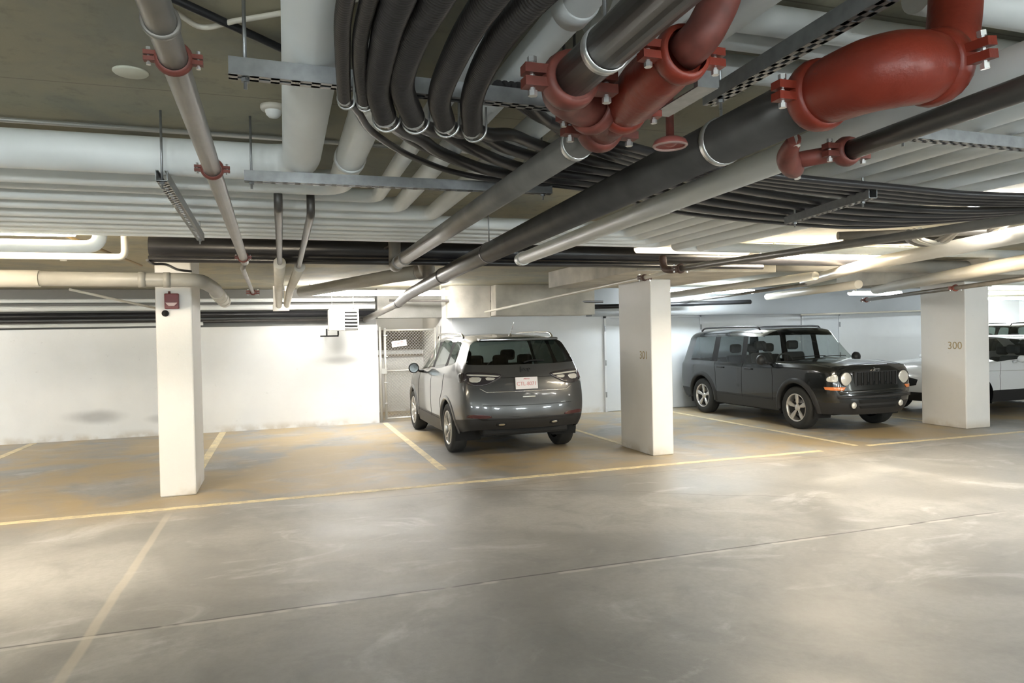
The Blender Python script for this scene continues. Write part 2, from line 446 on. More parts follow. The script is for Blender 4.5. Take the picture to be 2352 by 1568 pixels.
def groove_coupling(root, c, d, r, m, scale=1.):
    """two half-shells with bolt ears, as on sprinkler mains"""
    w = .024 * scale; R = r + .014 * scale
    mb = MB().lathe([(r + .001, -w), (R - .004, -w), (R, -w * .6), (R + .003, 0), (R, w * .6), (R - .004, w), (r + .001, w)], c, d, 24)
    side = d.cross(Vector((0, 0, 1)));
    if side.length < .1: side = Vector((1, 0, 0))
    side.normalize(); up = side.cross(d)
    for sg in (-1, 1):
        e = c + side * sg * (R + .016 * scale)
        M = Matrix((side, d, up)).transposed()
        for z in (-1, 1):
            mb.obox(e + up * z * .012 * scale, M, .024 * scale, w * .62, .0085 * scale)
    o = part_of(root, 'coupling', mb, m)
    for sg in (-1, 1):
        e = c + side * sg * (R + .022 * scale)
        b = MB().lathe([(0, -.036 * scale), (.009 * scale, -.036 * scale), (.009 * scale, -.026 * scale), (.005 * scale, -.026 * scale), (.005 * scale, .026 * scale), (.009 * scale, .026 * scale), (.009 * scale, .036 * scale), (0, .036 * scale)], e, up, 6, False)
        sub_of(o, 'bolt', b, steel_lt, root)
    return o
def hanger_ring(root, c, d, r, m=steel_lt, top=HC1):
    """band clamp round a pipe with its rod up to the slab"""
    mb = MB().lathe([(r + .001, -.012), (r + .004, -.012), (r + .004, .012), (r + .001, .012)], c, d, 28)
    o = part_of(root, 'hanger_band', mb, m)
    z0 = c.z + r + .003
    sub_of(o, 'hanger_rod', MB().tube([(c.x, c.y, z0), (c.x, c.y, top)], .0045, 8), steel, root)

def strut(a, b, label, rods=(), top=HC1, w=.0205, h=.041, group=None):
    """slotted galvanised channel, slots facing down"""
    A = Vector(a); B = Vector(b); d = (B - A).normalized(); L = (B - A).length
    side = Vector((0, 0, 1)).cross(d).normalized(); up = d.cross(side)
    if up.z < 0: up = -up
    M = Matrix((side, d, up)).transposed()
    root = thing('strut_channel', tuple(A), label, 'strut', group)
    mb = MB(); mid = (A + B) / 2; t = .0013
    for sg in (-1, 1):
        mb.obox(mid + side * sg * w, M, t, L / 2, h / 2)
        mb.obox(mid + side * sg * (w - .004) + up * (h / 2), M, .0055, L / 2, t)
        mb.obox(mid + side * sg * (w * .68) - up * (h / 2), M, w * .33, L / 2, t)
    n = int(L / .05)
    for k in range(n + 1):
        p = A + d * min(L - .01, k * .05 + .01)
        mb.obox(p - up * (h / 2), M, w * .95, .011, t)
    part_of(root, 'channel', mb, steel)
    for f in rods:
        p = A + d * (f * L)
        r = MB().tube([p - up * (h / 2 + .03), Vector((p.x, p.y, top))], .0048, 8)
        r.lathe([(0, 0), (.011, 0), (.011, .009), (0, .009)], p - up * (h / 2 + .012), (0, 0, 1), 6, False)
        part_of(root, 'hanger_rod', r, steel)
    return root

# bank of white insulated pipes that come from behind the viewer and turn left
ZW = 2.40
bank = [(.10, .078, 3.24, 'widest white insulated pipe, running straight out and turning left'),
        (.30, .062, 3.60, 'second white insulated pipe, right beside the widest one'),
        (.52, .037, 3.88, 'slim white insulated pipe, third of the bank that turns left'),
        (.68, .045, 4.12, 'white insulated pipe, fourth of the bank that turns left'),
        (.92, .047, 4.36, 'white insulated pipe, fifth of the bank, elbow nearest the dark main')]
for x, r, y, lb in bank:
    dx = -.012 * 1
    x0 = x - .03 if x < .2 else x
    pts = [(x0, -4, ZW), (x, y, ZW), (-9, y, ZW)]
    b = [((x, 0, ZW), (x, y, ZW), .86 if x < .5 else .37, .03)] if x in (.30, .68) else []
    pipe('insulated_pipe', pts, r, white_ins, lb + '', 'pipe', bend=r * 2.1, seg=28, group=None, bands=b)
# right-hand bank, nested elbows also turning left further out
pipe('insulated_pipe', [(1.62, -2, 2.235), (1.68, 1.3, 2.235), (1.735, 2.34, 2.235), (1.87, 5.4, 2.235)], .050, white_ins, 'white insulated pipe hugging the right side of the dark main', seg=28, bands=[((1.735, 2.34, 2.235), (1.87, 5.4, 2.235), .97, .03)])
rbank = [(2.30, .042, 4.66, 'white insulated pipe, innermost elbow right of the dark main'),
         (2.54, .042, 4.86, 'white insulated pipe, second elbow right of the dark main'),
         (2.72, .042, 5.06, 'white insulated pipe, third elbow right of the dark main'),
         (2.94, .040, 5.24, 'white insulated pipe, fourth right of the dark main'),
         (3.14, .040, 5.42, 'white insulated pipe, outermost of the right-hand nest of elbows')]
for x, r, y, lb in rbank:
    pts = [(x, -3, ZW), (x, 2.4, ZW), (x + .03, y, ZW), (-9, y, ZW)]
    pipe('insulated_pipe', pts, r, white_ins, lb, bend=r * 2.6, seg=24)
for x, r, lb in [(3.42, .045, 'white insulated pipe crossing the slotted channel at the right edge'), (3.68, .045, 'white insulated pipe highest at the right edge, above the cable loops')]:
    pipe('insulated_pipe', [(x, -3, ZW), (x, 5.6, ZW), (9.5, 5.6, ZW)], r, white_ins, lb, bend=.1, seg=24)
pipe('insulated_pipe', [(1.04, -3, 2.39), (1.06, 1.35, 2.39), (1.10, 3.0, 2.39)], .040, white_ins, 'white insulated pipe tucked behind the smaller red elbow')
# cross pipes near the top right corner
pipe('insulated_pipe', [(.82, 1.64, 2.49), (5, 1.62, 2.49)], .042, white_ins, 'white insulated pipe across the top edge, left of the long slotted channel')
pipe('insulated_pipe', [(.82, 1.76, 2.49), (5, 1.74, 2.49)], .038, white_ins, 'twin of the top edge cross pipe, a little further away')
pipe('insulated_pipe', [(1.18, 1.97, 2.49), (5, 1.95, 2.49)], .045, white_ins, 'white cross pipe glimpsed between the two red elbows')
pipe('insulated_pipe', [(1.6, 1.40, 2.49), (5, 1.40, 2.49)], .05, white_ins, 'white insulated pipe in the top right corner')

# dark mains
B0 = [(1.26, 1.36, 2.19), (1.40, 5.5, 2.19), (1.62, 9.2, 2.19), (1.90, 11.9, 2.19)]
Bm = pipe('sprinkler_main', B0, .068, dark_pipe, 'large dark sprinkler main running diagonally to the back wall', bend=.2, seg=32,
          bands=[(B0[1], B0[2], .25, .03), (B0[2], B0[3], .9, .04)])
hanger_ring(Bm, Vector((1.275, 1.80, 2.19)), Vector((.04, 1, 0)), .068)
hanger_ring(Bm, Vector((1.37, 4.6, 2.19)), Vector((.04, 1, 0)), .068, dark_pipe)
pipe('drain_pipe', [(1.90, 11.85, 2.19), (1.86, 12.1, 2.17), (1.52, 13.4, 1.97)], .058, mid_pipe, 'steel pipe end dropping into the back wall beside the heater', bend=.12, seg=24, bands=[((1.90, 11.9, 2.19), (1.88, 12.0, 2.18), .2, .05)])
A0 = [(.855, 1.78, 2.19), (.86, 5.25, 2.19)]
Am = pipe('sprinkler_pipe', A0, .046, mid_pipe, 'worn steel pipe below the red tee, left of the large main', seg=28, bands=[(A0[0], A0[1], .93, .02)])
hanger_ring(Am, Vector((.855, 1.93, 2.19)), Vector((0, 1, 0)), .046)
A2 = pipe('sprinkler_pipe', [(.62, -2, 2.19), (.63, 1.42, 2.19)], .046, dark_pipe, 'dark steel pipe entering from the top edge towards the red tee', seg=28)
hanger_ring(A2, Vector((.63, 1.27, 2.19)), Vector((0, 1, 0)), .046)
# end piece of the worn pipe: elbow, drop and the branch below the far lamp
pipe('sprinkler_branch', [(.86, 5.30, 2.19), (.88, 5.6, 2.19), (.9, 5.75, 2.22), (.9, 5.75, 2.50)], .05, mid_pipe, 'rusty elbow where the worn pipe turns up to the slab', bend=.08)

# red fittings
def red_elbow(path, radii, label, ends, scale=1.):
    root = thing('pipe_elbow', tuple(path[0]), label, 'pipe fitting')
    P = crom(path, 8); n = len(P)
    R = []
    for i in range(n):
        f = i / (n - 1) * (len(radii) - 1); k = min(int(f), len(radii) - 2); R.append(radii[k] + (radii[k + 1] - radii[k]) * (f - k))
    part_of(root, 'elbow_body', MB().tube(P, .1, 36, True, R), red_iron)
    for idx, rr in ends:
        d = (P[min(idx + 1, n - 1)] - P[max(idx - 1, 0)]).normalized() if idx >= 0 else (P[-1] - P[-2]).normalized()
        groove_coupling(root, P[idx], d, rr, red_iron, scale)
    return root
red_elbow([(1.263, 1.40, 2.19), (1.264, 1.33, 2.19), (1.275, 1.25, 2.19), (1.308, 1.20, 2.19), (1.36, 1.185, 2.193), (1.405, 1.19, 2.20)],
          [.069, .079, .082, .082, .078, .068], 'large glossy red elbow at the near end of the main', [(2, .070), (-1, .067)], 1.1)
pipe('riser_pipe', [(1.41, 1.19, 2.202), (1.465, 1.20, 2.24), (1.50, 1.21, 2.36), (1.50, 1.21, HC1 - .002)], .056, red_iron, 'red riser above the large red elbow', bend=.07)
red_elbow([(.842, 1.61, 2.19), (.83, 1.53, 2.19), (.812, 1.43, 2.19), (.80, 1.33, 2.19), (.80, 1.26, 2.192)],
          [.048, .060, .063, .060, .048], 'smaller glossy red elbow to the left of the large one', [(1, .048), (-1, .046)], .95)
pipe('riser_pipe', [(.80, 1.255, 2.193), (.815, 1.21, 2.21), (.86, 1.19, 2.30), (.87, 1.19, HC1 - .002)], .040, rust_red, 'red riser above the smaller red elbow', bend=.05)
# tee joining the dark pipe and the worn pipe
tee = thing('pipe_tee', (.74, 1.6, 2.19), 'dull red tee joining the dark pipe to the worn pipe', 'pipe fitting')
part_of(tee, 'tee_body', MB().tube(crom([(.63, 1.42, 2.19), (.65, 1.53, 2.19), (.75, 1.61, 2.19), (.84, 1.68, 2.19), (.856, 1.78, 2.19)], 6), .053, 24), rust_red)
part_of(tee, 'outlet', MB().tube([(.84, 1.70, 2.19), (.84, 1.60, 2.19)], .056, 24), rust_red)
groove_coupling(tee, Vector((.63, 1.45, 2.19)), Vector((0, 1, 0)), .047, rust_red, 1.2)
groove_coupling(tee, Vector((.856, 1.77, 2.19)), Vector((0, 1, 0)), .047, rust_red, 1.2)
groove_coupling(tee, Vector((.76, 1.61, 2.19)), Vector((.8, .6, 0)).normalized(), .053, rust_red, .9)
# branch: dark pipe at right with its red mechanical tee
pipe('sprinkler_pipe', [(1.45, -0.5, 2.13), (1.553, 1.369, 2.13), (1.566, 1.611, 2.13)], .028, dark_pipe, 'dark narrow pipe at the right running to the small red tee', seg=20)
t2 = thing('pipe_tee', (1.486, 1.638, 2.139), 'small red mechanical tee hanging right of the large main', 'pipe fitting')
part_of(t2, 'saddle', MB().tube(crom([(1.343, 1.566, 2.139), (1.387, 1.647, 2.112), (1.459, 1.709, 2.099), (1.522, 1.763, 2.112)], 5), .03, 18, True, [.018 + .014 * math.sin(PI * i / 15) for i in range(16)]), rust_red)
part_of(t2, 'neck', MB().tube([(1.432, 1.683, 2.112), (1.522, 1.647, 2.126), (1.566, 1.611, 2.13)], .024, 16), rust_red)
groove_coupling(t2, Vector((1.564, 1.611, 2.13)), Vector((0, 1, 0)), .028, rust_red, .9)
for p in ((1.351, 1.575, 2.148), (1.522, 1.772, 2.112)):
    part_of(t2, 'bolt', MB().lathe([(0, -.03), (.01, -.03), (.01, .02), (0, .02)], p, (0, .3, 1), 8, False), steel_lt)
# red sprinkler / flow gauge hanging between the mains
g = thing('fire_sprinkler', (1.11, 1.82, 2.19), 'round pale red sprinkler head between the two steel mains', 'sprinkler')
part_of(g, 'escutcheon', MB().lathe([(0, .02), (.03, .02), (.046, .012), (.052, 0), (.050, -.004), (.040, .002), (.026, .006), (.012, -.004), (0, -.006)], (1.11, 1.82, 2.175), (0, 0, 1), 28), mat('pale_red', (.42, .12, .10), .4))
part_of(g, 'rim', MB().lathe([(.052, -.003), (.047, -.008), (.043, -.003), (.047, 0)], (1.11, 1.82, 2.175), (0, 0, 1), 28), mat('pink_rim', (.62, .42, .38), .4))
part_of(g, 'drop_pipe', MB().tube([(1.11, 1.82, 2.19), (1.11, 1.82, HC1)], .012, 12), rust_red)
# galvanised bracket
br = thing('steel_bracket', (1.0, 1.5, 2.19), 'galvanised box bracket beside the smaller red elbow', 'bracket')
part_of(br, 'bracket_plate', MB().box(.93, .985, 1.40, 1.405, 2.19, HC1).box(.93, .985, 1.40, 1.62, 2.187, 2.19).box(.985, .988, 1.40, 1.5, 2.19, HC1), steel)

# left sprinkler line with red couplings
L0 = [(-.185, -.8, 2.19), (-.19, 1.29, 2.19), (-.24, 5.4, 2.19)]
Lp = pipe('sprinkler_pipe', L0, .0275, mid_pipe, 'worn steel sprinkler line with reddish couplings at the upper left', seg=20,
          couplings=[(L0[1], L0[2], .062), (L0[1], L0[2], .295), (L0[1], L0[2], .93)], cm=rust_red, cs=.5, bands=[(L0[1], L0[2], .02, .006)])
pipe('sprinkler_branch', [(-.24, 5.42, 2.19), (-.27, 5.7, 2.17), (-.30, 8.6, 2.17)], .018, mid_pipe, 'thin steel continuation of the left sprinkler line', couplings=[((-.27, 5.7, 2.17), (-.3, 8.6, 2.17), .97)], cm=rust_red)

# far and near support channels
strut((-.11, 1.87, 2.30), (.86, 1.91, 2.30), 'slotted steel channel under the ribbed conduits, nearest the viewer', rods=(.04, .95))
strut((-.13, 3.09, 2.30), (1.22, 3.06, 2.30), 'steel channel under the white elbows, second from the viewer', rods=(.02, .97))
strut((-.44, 3.08, 2.285), (-.475, 4.85, 2.285), 'slotted steel channel pointing away under the white bank on the left', rods=(.01, .97))
strut((2.12, 1.96, 2.325), (4.2, 1.98, 2.325), 'steel channel under the white pipes at the right edge', rods=(.02, .9))
strut((1.215, .6, 2.33), (1.26, 1.84, 2.33), 'slotted steel channel running away beside the large red elbow', rods=(.1, .95))
strut((2.74, 2.66, 2.268), (2.89, 3.44, 2.268), 'short steel channel carrying the black cable bundle', rods=(.1, .9))

# ribbed conduits, clamps and their smooth tails
def ribbed(path, r, label, rest):
    P = crom(path, 26)
    # resample evenly at 4 mm
    out = [P[0]]; acc = 0
    for a, b in zip(P, P[1:]):
        L = (b - a).length; k = 0
        while acc + (L - k) >= .0025:
            k += .0025 - acc; acc = 0; out.append(a.lerp(b, k / L))
        acc += L - k
    R = [r * (1 + .07 * math.sin(i * PI / 2)) for i in range(len(out))]
    root = thing('ribbed_conduit', tuple(out[0]), label, 'conduit')
    part_of(root, 'ribbed_sleeve', MB().tube(out, r, 18, True, R), conduit_m)
    T = crom(rest, 8)
    part_of(root, 'cable', MB().tube(T, r * .76, 14), cable_m)
    e = Vector(rest[0]); d = (T[1] - T[0]).normalized()
    c = MB().lathe([(r * .8, -.012), (r * 1.12, -.012), (r * 1.12, -.002), (r * .8, -.002)], e, d, 20)
    part_of(root, 'end_collar', c, steel_lt)
    mb = MB(); q = e + d * .018
    side = d.cross(Vector((0, 0, 1))).normalized()
    arc = [q + side * (r * 1.3) * math.cos(a) + Vector((0, 0, 1)) * (r * 1.3) * math.sin(a) for a in [PI + PI * k / 12 for k in range(13)]]
    arc = [arc[0] + Vector((0, 0, .06))] + arc + [arc[-1] + Vector((0, 0, .06))]
    mb.tube(arc, .0035, 8)
    part_of(root, 'pipe_clamp', mb, steel_lt)
ZC = 2.235
ribs = [([(.30, .2, ZC), (.23, .9, ZC), (.215, 1.3, ZC), (.22, 1.48, ZC), (.24, 1.74, ZC), (.287, 1.95, ZC)], .030, 'thick ribbed black conduit, leftmost of the four thick ones',
         [(.287, 1.95, ZC), (.35, 2.10, 2.25), (0.481, 2.44, 2.32), (0.626, 2.67, 2.33), (0.94, 2.92, 2.33), (1.46, 3.03, 2.33), (2.19, 3.43, 2.325), (3.21, 3.64, 2.32), (3.97, 3.66, 2.325), (4.7, 3.18, 2.33), (6.26, 2.71, 2.33)]),
        ([(.40, .2, ZC), (.31, .9, ZC), (.28, 1.27, ZC), (.273, 1.47, ZC), (.292, 1.70, ZC), (.368, 1.95, ZC)], .030, 'thick ribbed black conduit, second from the left of the four thick ones',
         [(.368, 1.95, ZC), (.43, 2.08, 2.25), (0.564, 2.37, 2.32), (0.731, 2.59, 2.33), (1.02, 2.82, 2.33), (1.46, 2.92, 2.33), (2.19, 3.26, 2.325), (3.13, 3.47, 2.32), (3.97, 3.5, 2.325), (4.7, 3.08, 2.33), (6.26, 2.61, 2.33)]),
        ([(.52, .2, ZC), (.41, .9, ZC), (.375, 1.24, ZC), (.377, 1.51, ZC), (.402, 1.77, ZC), (.462, 1.97, ZC)], .0285, 'thick ribbed black conduit, third from the left of the four thick ones',
         [(.462, 1.97, ZC), (.53, 2.09, 2.25), (0.669, 2.34, 2.32), (0.835, 2.53, 2.33), (1.15, 2.71, 2.33), (1.51, 2.82, 2.33), (2.19, 3.1, 2.325), (3.03, 3.3, 2.32), (3.97, 3.34, 2.325), (4.7, 3, 2.33), (6.26, 2.51, 2.33)]),
        ([(.62, .2, ZC), (.50, .9, ZC), (.452, 1.22, ZC), (.447, 1.45, ZC), (.482, 1.74, ZC), (.552, 2.0, ZC)], .0285, 'thick ribbed black conduit, rightmost of the four thick ones',
         [(.552, 2.0, ZC), (.63, 2.10, 2.25), (0.784, 2.32, 2.32), (0.94, 2.46, 2.33), (1.25, 2.63, 2.33), (1.57, 2.71, 2.33), (2.19, 2.95, 2.325), (2.98, 3.13, 2.32), (3.97, 3.19, 2.325), (4.7, 2.92, 2.33), (6.26, 2.4, 2.33)]),
        ([(.17, .3, ZC), (.135, .9, ZC), (.125, 1.31, ZC), (.14, 1.55, ZC), (.168, 1.84, ZC)], .016, 'thin ribbed black conduit against the widest white pipe',
         [(.168, 1.84, ZC), (.21, 1.96, 2.25), (.30, 2.28, 2.28), (0.522, 2.72, 2.32), (0.836, 2.97, 2.32), (1.46, 3.12, 2.32), (2.19, 3.57, 2.32), (3.24, 3.8, 2.315), (3.97, 3.82, 2.32), (4.7, 3.26, 2.33), (6.26, 2.82, 2.33)]),
        ([(.22, .3, ZC), (.178, .9, ZC), (.165, 1.30, ZC), (.175, 1.54, ZC), (.218, 1.85, ZC)], .016, 'thin ribbed black conduit, second from the widest white pipe',
         [(.218, 1.85, ZC), (.26, 1.97, 2.26), (.36, 2.28, 2.30), (0.563, 2.67, 2.34), (0.856, 2.92, 2.34), (1.46, 3.07, 2.34), (2.19, 3.49, 2.335), (3.24, 3.72, 2.33), (3.97, 3.74, 2.33), (4.7, 3.22, 2.34), (6.26, 2.77, 2.33)])]
for a in ribs: ribbed(*a)
# more loose cables of the bundle at the right
for k, lb in enumerate(['black cable along the near edge of the sagging bundle', 'black cable second from the near edge of the sagging bundle', 'black cable third from the near edge of the sagging bundle', 'black cable deep inside the near half of the sagging bundle']):
    o_ = .05 * k
    P = crom([(.60 + .02 * k, 1.9, 2.33), (.85, 2.15, 2.325), (1.25, 2.35 + o_, 2.32), (1.85, 2.55 + o_, 2.31), (2.8, 2.64 + o_ * 1.4, 2.30), (3.8, 2.66 + o_ * 1.4, 2.30), (6, 2.2 + o_, 2.3)], 8)
    r = thing('cable', tuple(P[0]), lb, 'cable'); part_of(r, 'sheath', MB().tube(P, .018, 12), cable_m)
# small items above the left aisle
r = thing('cable', (-.35, 2.4, 2.6), 'pale slack cable near the top left, passing behind the widest white pipe', 'cable')
part_of(r, 'sheath', MB().tube(crom([(-.45, 2.0, 2.54), (-.28, 2.12, 2.54), (-.20, 2.20, 2.53), (-.1, 2.13, 2.53), (.05, 2.05, 2.54), (.4, 1.8, 2.54)], 8), .008, 10), white_pvc)
pipe('conduit', [(-9, 3.22, 2.535), (1.2, 3.36, 2.535)], .011, steel_lt, 'thin bright conduit fixed to the slab above the widest white pipe', 'conduit')
pipe('conduit', [(-.45, 1.85, 2.53), (.5, 2.75, 2.53)], .012, black_pipe, 'thin dark conduit crossing diagonally under the slab at upper left', 'conduit')
r = thing('ceiling_disc', (-.47, 2.68, HC1), 'oval looking cream cap on the slab at the upper left', 'cap')
part_of(r, 'cap_plate', MB().lathe([(0, -.008), (.052, -.008), (.056, -.004), (.056, 0), (0, 0)], (-.47, 2.68, HC1), (0, 0, 1), 28), cap_m)
r = thing('ceiling_detector', (-.01, 2.93, HC1), 'small round white detector beside the widest white pipe', 'detector')
part_of(r, 'detector_base', MB().lathe([(0, -.02), (.045, -.02), (.05, -.012), (.05, 0), (0, 0)], (-.01, 2.93, HC1), (0, 0, 1), 24), white_pvc)
part_of(r, 'detector_dome', MB().lathe([(0, -.048), (.018, -.046), (.028, -.036), (.032, -.02)], (-.01, 2.93, HC1), (0, 0, 1), 24), heater_m)

# two short drops in the middle, dark then white
for x, y0, y1, lb in [(0.0, 3.62, 6.2, 'narrow dark pipe below the white bank, left of its twin'), (.16, 3.78, 6.5, 'narrow dark pipe below the white bank, right of its twin')]:
    rr = pipe('sprinkler_branch', [(x, y0, 2.46), (x, y0, 2.27), (x, y1, 2.27)], .021, dark_pipe, lb, bend=.05)
pipe('insulated_pipe', [(0.0, 6.22, 2.27), (-.02, 9.5, 2.27), (-.03, 12.6, 2.20), (-.03, 12.6, 2.45)], .05, white_pvc, 'cream pipe continuing the left twin towards the back wall', bend=.1)
pipe('insulated_pipe', [(.17, 6.52, 2.27), (.12, 9.6, 2.27), (.10, 12.5, 2.20), (.10, 12.5, 2.45)], .048, white_pvc, 'cream pipe continuing the right twin towards the back wall', bend=.1)
r = thing('pull_box', (.0, 12.75, 2.15), 'small white box hanging where the twin cream pipes end', 'box')
part_of(r, 'box_body', MB().box(-.13, .14, 12.7, 12.85, 2.12, 2.24), fix_m, bevel=.006)
part_of(r, 'post', MB().box(-.12, -.07, 12.72, 12.78, 2.24, HC2).box(.07, .12, 12.72, 12.78, 2.24, HC2), fix_m)

pipe('drain_pipe', [(1.60, 8.2, 2.40), (.32, 11.4, 2.36)], .085, grey_pvc, 'thick grey pipe slanting above the far white lamp', seg=24)
cp = thing('pipe_coupling', (1.62, 8.1, 2.42), 'dark elbow at the near end of the thick grey pipe, under the slab', 'pipe fitting')
part_of(cp, 'elbow_body', MB().tube(crom([(1.585, 8.24, 2.40), (1.64, 8.1, 2.405), (1.60, 7.95, 2.45), (1.56, 7.85, 2.53)], 6), .094, 20), mid_pipe)
# black pipes crossing the whole view
pipe('black_drain_pipe', [(-1.02, 6.42, 2.415), (6.3, 6.42, 2.415)], .085, black_pipe, 'thick black drain pipe crossing the whole view below the slab', seg=28)
pipe('black_drain_pipe', [(-1.02, 6.36, 2.305), (5.0, 6.36, 2.305)], .027, black_pipe, 'thin black pipe right under the thick black drain pipe')
pipe('drain_pipe', [(5.74, 7.3, 2.44), (9.15, 7.3, 2.44)], .09, grey_pvc, 'thick grey drain pipe lit by the lamp above the middle pillar', seg=28)
r = thing('cable', (-1.05, 6.3, 2.29), 'short black cable snaking from the black pipe to the grey duct', 'cable')
part_of(r, 'sheath', MB().tube(crom([(-1.02, 6.30, 2.29), (-1.0, 6.45, 2.275), (-.92, 6.55, 2.28), (-.87, 6.9, 2.27), (-.78, 7.05, 2.27)], 8), .011, 10), black_pipe)

for (x, y, lb) in ((1.02, 5.55, 'small dark clip hanging from the slab left of the worn pipe end'), (4.02, 5.70, 'small dark clip hanging from the slab above the middle pillar')):
    r = thing('pipe_hanger', (x, y, HC1), lb, 'hanger')
    part_of(r, 'hanger_strap', MB().box(x - .02, x + .02, y - .003, y + .003, 2.44, HC1), dark_pipe)
    part_of(r, 'brace_bar', MB().tube([(x, y, 2.44), (x - .12, y + .75, 2.42)], .012, 8), dark_pipe)
# left middle distance
pipe('insulated_pipe', [(-9, 5.46, 2.29), (-1.18, 5.5, 2.29), (-1.18, 5.5, HC1 - .002)], .045, white_ins, 'white pipe looping below the bank at the left edge', bend=.10, seg=24)
pipe('water_pipe', [(-9, 5.96, 2.275), (-1.12, 5.98, 2.275), (-1.12, 5.98, HC1 - .002)], .026, white_pvc, 'thin cream pipe with a square bend just behind the looping white pipe', bend=.05, seg=16)
pipe('conduit', [(-1.6, 6.0, 2.47), (-1.45, 8.6, 2.47)], .012, mat('tan_conduit', (.35, .25, .12), .5), 'thin tan conduit slanting under the slab at the left edge', 'conduit')
G = pipe('drain_pipe', [(-9, 7.02, 2.20), (-2.0, 7.10, 2.20)], .075, white_pvc, 'bright cream drain pipe entering at the left edge', seg=24)
G2 = pipe('drain_pipe', [(-2.0, 7.10, 2.20), (-.72, 7.20, 2.20), (-.64, 7.75, 2.16), (-.66, 8.6, 2.13)], .066, grey_pvc, 'grey drain pipe passing across the pillar with the red alarm', bend=.14, seg=24,
          bands=[((-2.0, 7.10, 2.20), (-.72, 7.20, 2.20), .62, .03), ((-2.0, 7.10, 2.20), (-.72, 7.20, 2.20), .78, .03)])
pipe('flexible_duct', [(-.655, 8.1, 2.145), (-.65, 9.2, 2.10)], .072, white_pvc, 'short pale pipe stub behind the grey elbow at the first pillar', seg=20, bands=[((-.655, 8.1, 2.145), (-.65, 9.2, 2.10), f, .012) for f in (.2, .5, .8)])
for x, y, lb in [(-2.02, 7.9, 'round junction box on the slab above the bright cream drain'), (-1.05, 7.85, 'round junction box on the slab above the grey drain')]:
    r = thing('junction_box', (x, y, HC2), lb, 'junction box')
    part_of(r, 'box_body', MB().lathe([(0, -.05), (.06, -.05), (.068, -.04), (.068, 0), (0, 0)], (x, y, HC2), (0, 0, 1), 20), fix_m)
    part_of(r, 'stub', MB().tube([(x, y, HC2 - .05), (x, y, HC2 - .11)], .03, 16), fix_m)
# thin hangers and a brace between pillar and slab
pipe('conduit', [(-1.9, 7.6, 2.14), (-1.25, 8.2, 1.98)], .012, white_pvc, 'thin pale brace slanting down to the first pillar', 'brace')
# run of pipes along the top of the left back wall
for z, y, r_, m_, lb in [(2.345, 13.45, .036, white_ins, 'white pipe along the back wall, uppermost of the stack'),
                         (2.215, 13.40, .046, white_ins, 'wider white pipe along the back wall, below the uppermost'),
                         (2.09, 13.45, .055, black_pipe, 'black pipe along the back wall just above the white paint'),
                         (1.975, 13.50, .030, dark_pipe, 'dark narrow pipe along the back wall, lowest but one')]:
    pipe('wall_pipe', [(-15.8, y, z), (1.70 if z > 2.0 else 1.6, y, z)], r_, m_, lb)
pipe('wall_pipe', [(-15.8, 13.30, 1.93), (-1.3, 13.30, 1.93)], .030, white_ins, 'slim white pipe resting along the top of the white wall')
# sprinkler line over the middle pillar
pts = [(3.40, 2.3, 2.19), (3.80, 3.54, 2.19), (3.52, 4.44, 2.19), (3.40, 5.4, 2.19)]
pipe('sprinkler_pipe', [(3.95, 1.5, 2.19), (3.72, 3.5, 2.19), (3.45, 5.5, 2.19)], .028, mid_pipe, 'steel pipe under the cable bundle running to the rusty coupling', seg=20)
cp = thing('pipe_coupling', (3.42, 5.75, 2.2), 'rusty coupling and elbow just above the middle pillar', 'pipe fitting')
part_of(cp, 'elbow_body', MB().tube(crom([(3.45, 5.5, 2.19), (3.43, 5.65, 2.19), (3.42, 5.75, 2.22), (3.42, 5.78, 2.33)], 6), .034, 16), rust_brown)
groove_coupling(cp, Vector((3.45, 5.52, 2.19)), Vector((0, 1, 0)), .03, rust_brown, 1.)
pipe('sprinkler_branch', [(3.43, 5.6, 2.185), (3.50, 6.3, 2.17), (3.56, 12.3, 2.05)], .019, white_pvc, 'thin cream sprinkler line slanting from the middle pillar to the back', couplings=[((3.43, 5.6, 2.185), (3.50, 6.3, 2.17), .95)], cm=rust_brown)
pipe('wall_pipe', [(1.9, 12.9, 2.30), (5.9, 12.2, 2.22)], .022, dark_pipe, 'thin dark pipe crossing in front of the drop block')
pipe('wall_pipe', [(5.8, 12.5, 2.16), (4.9 + 3.2, 12.5, 2.16)], .03, grey_pvc, 'grey pipe above the white door left of the middle pillar')
# right middle distance
pipe('drain_pipe', [(6.42, 10.9, 2.25), (6.06, 6.75, 2.25)], .052, white_pvc, 'pale drain pipe ending at the right of the middle pillar, open end lit')
pipe('conduit', [(8.0, 13.0, 2.22), (6.75, 7.7, 2.22)], .022, mid_pipe, 'narrow dark pipe just below the pale lit drain pipe')
pipe('drain_pipe', [(8.75, 11.0, 2.24), (7.85, 7.9, 2.24)], .062, white_pvc, 'second pale drain pipe with a lit end, further right')
pipe('drain_pipe', [(9.6, 9.3, 2.26), (7.30, 5.2, 2.26), (6.2, 3.2, 2.26)], .078, white_pvc, 'long cream drain pipe slanting out of the right edge, lower one', seg=24)
pipe('drain_pipe', [(6.9, 7.9, 2.27), (5.76, 5.69, 2.27), (4.9, 3.0, 2.27)], .062, white_pvc, 'long cream drain pipe slanting out of the right edge, upper one', seg=24)
pipe('sprinkler_pipe', [(10.2, 10.2, 2.12), (9.0, 7.9, 2.12), (7.0, 4.0, 2.12)], .03, mid_pipe, 'narrow steel pipe above the pillar stencilled 300', couplings=[((10.2, 10.2, 2.12), (9.0, 7.9, 2.12), .1), ((9.0, 7.9, 2.12), (7.0, 4.0, 2.12), .25)], cm=rust_red)
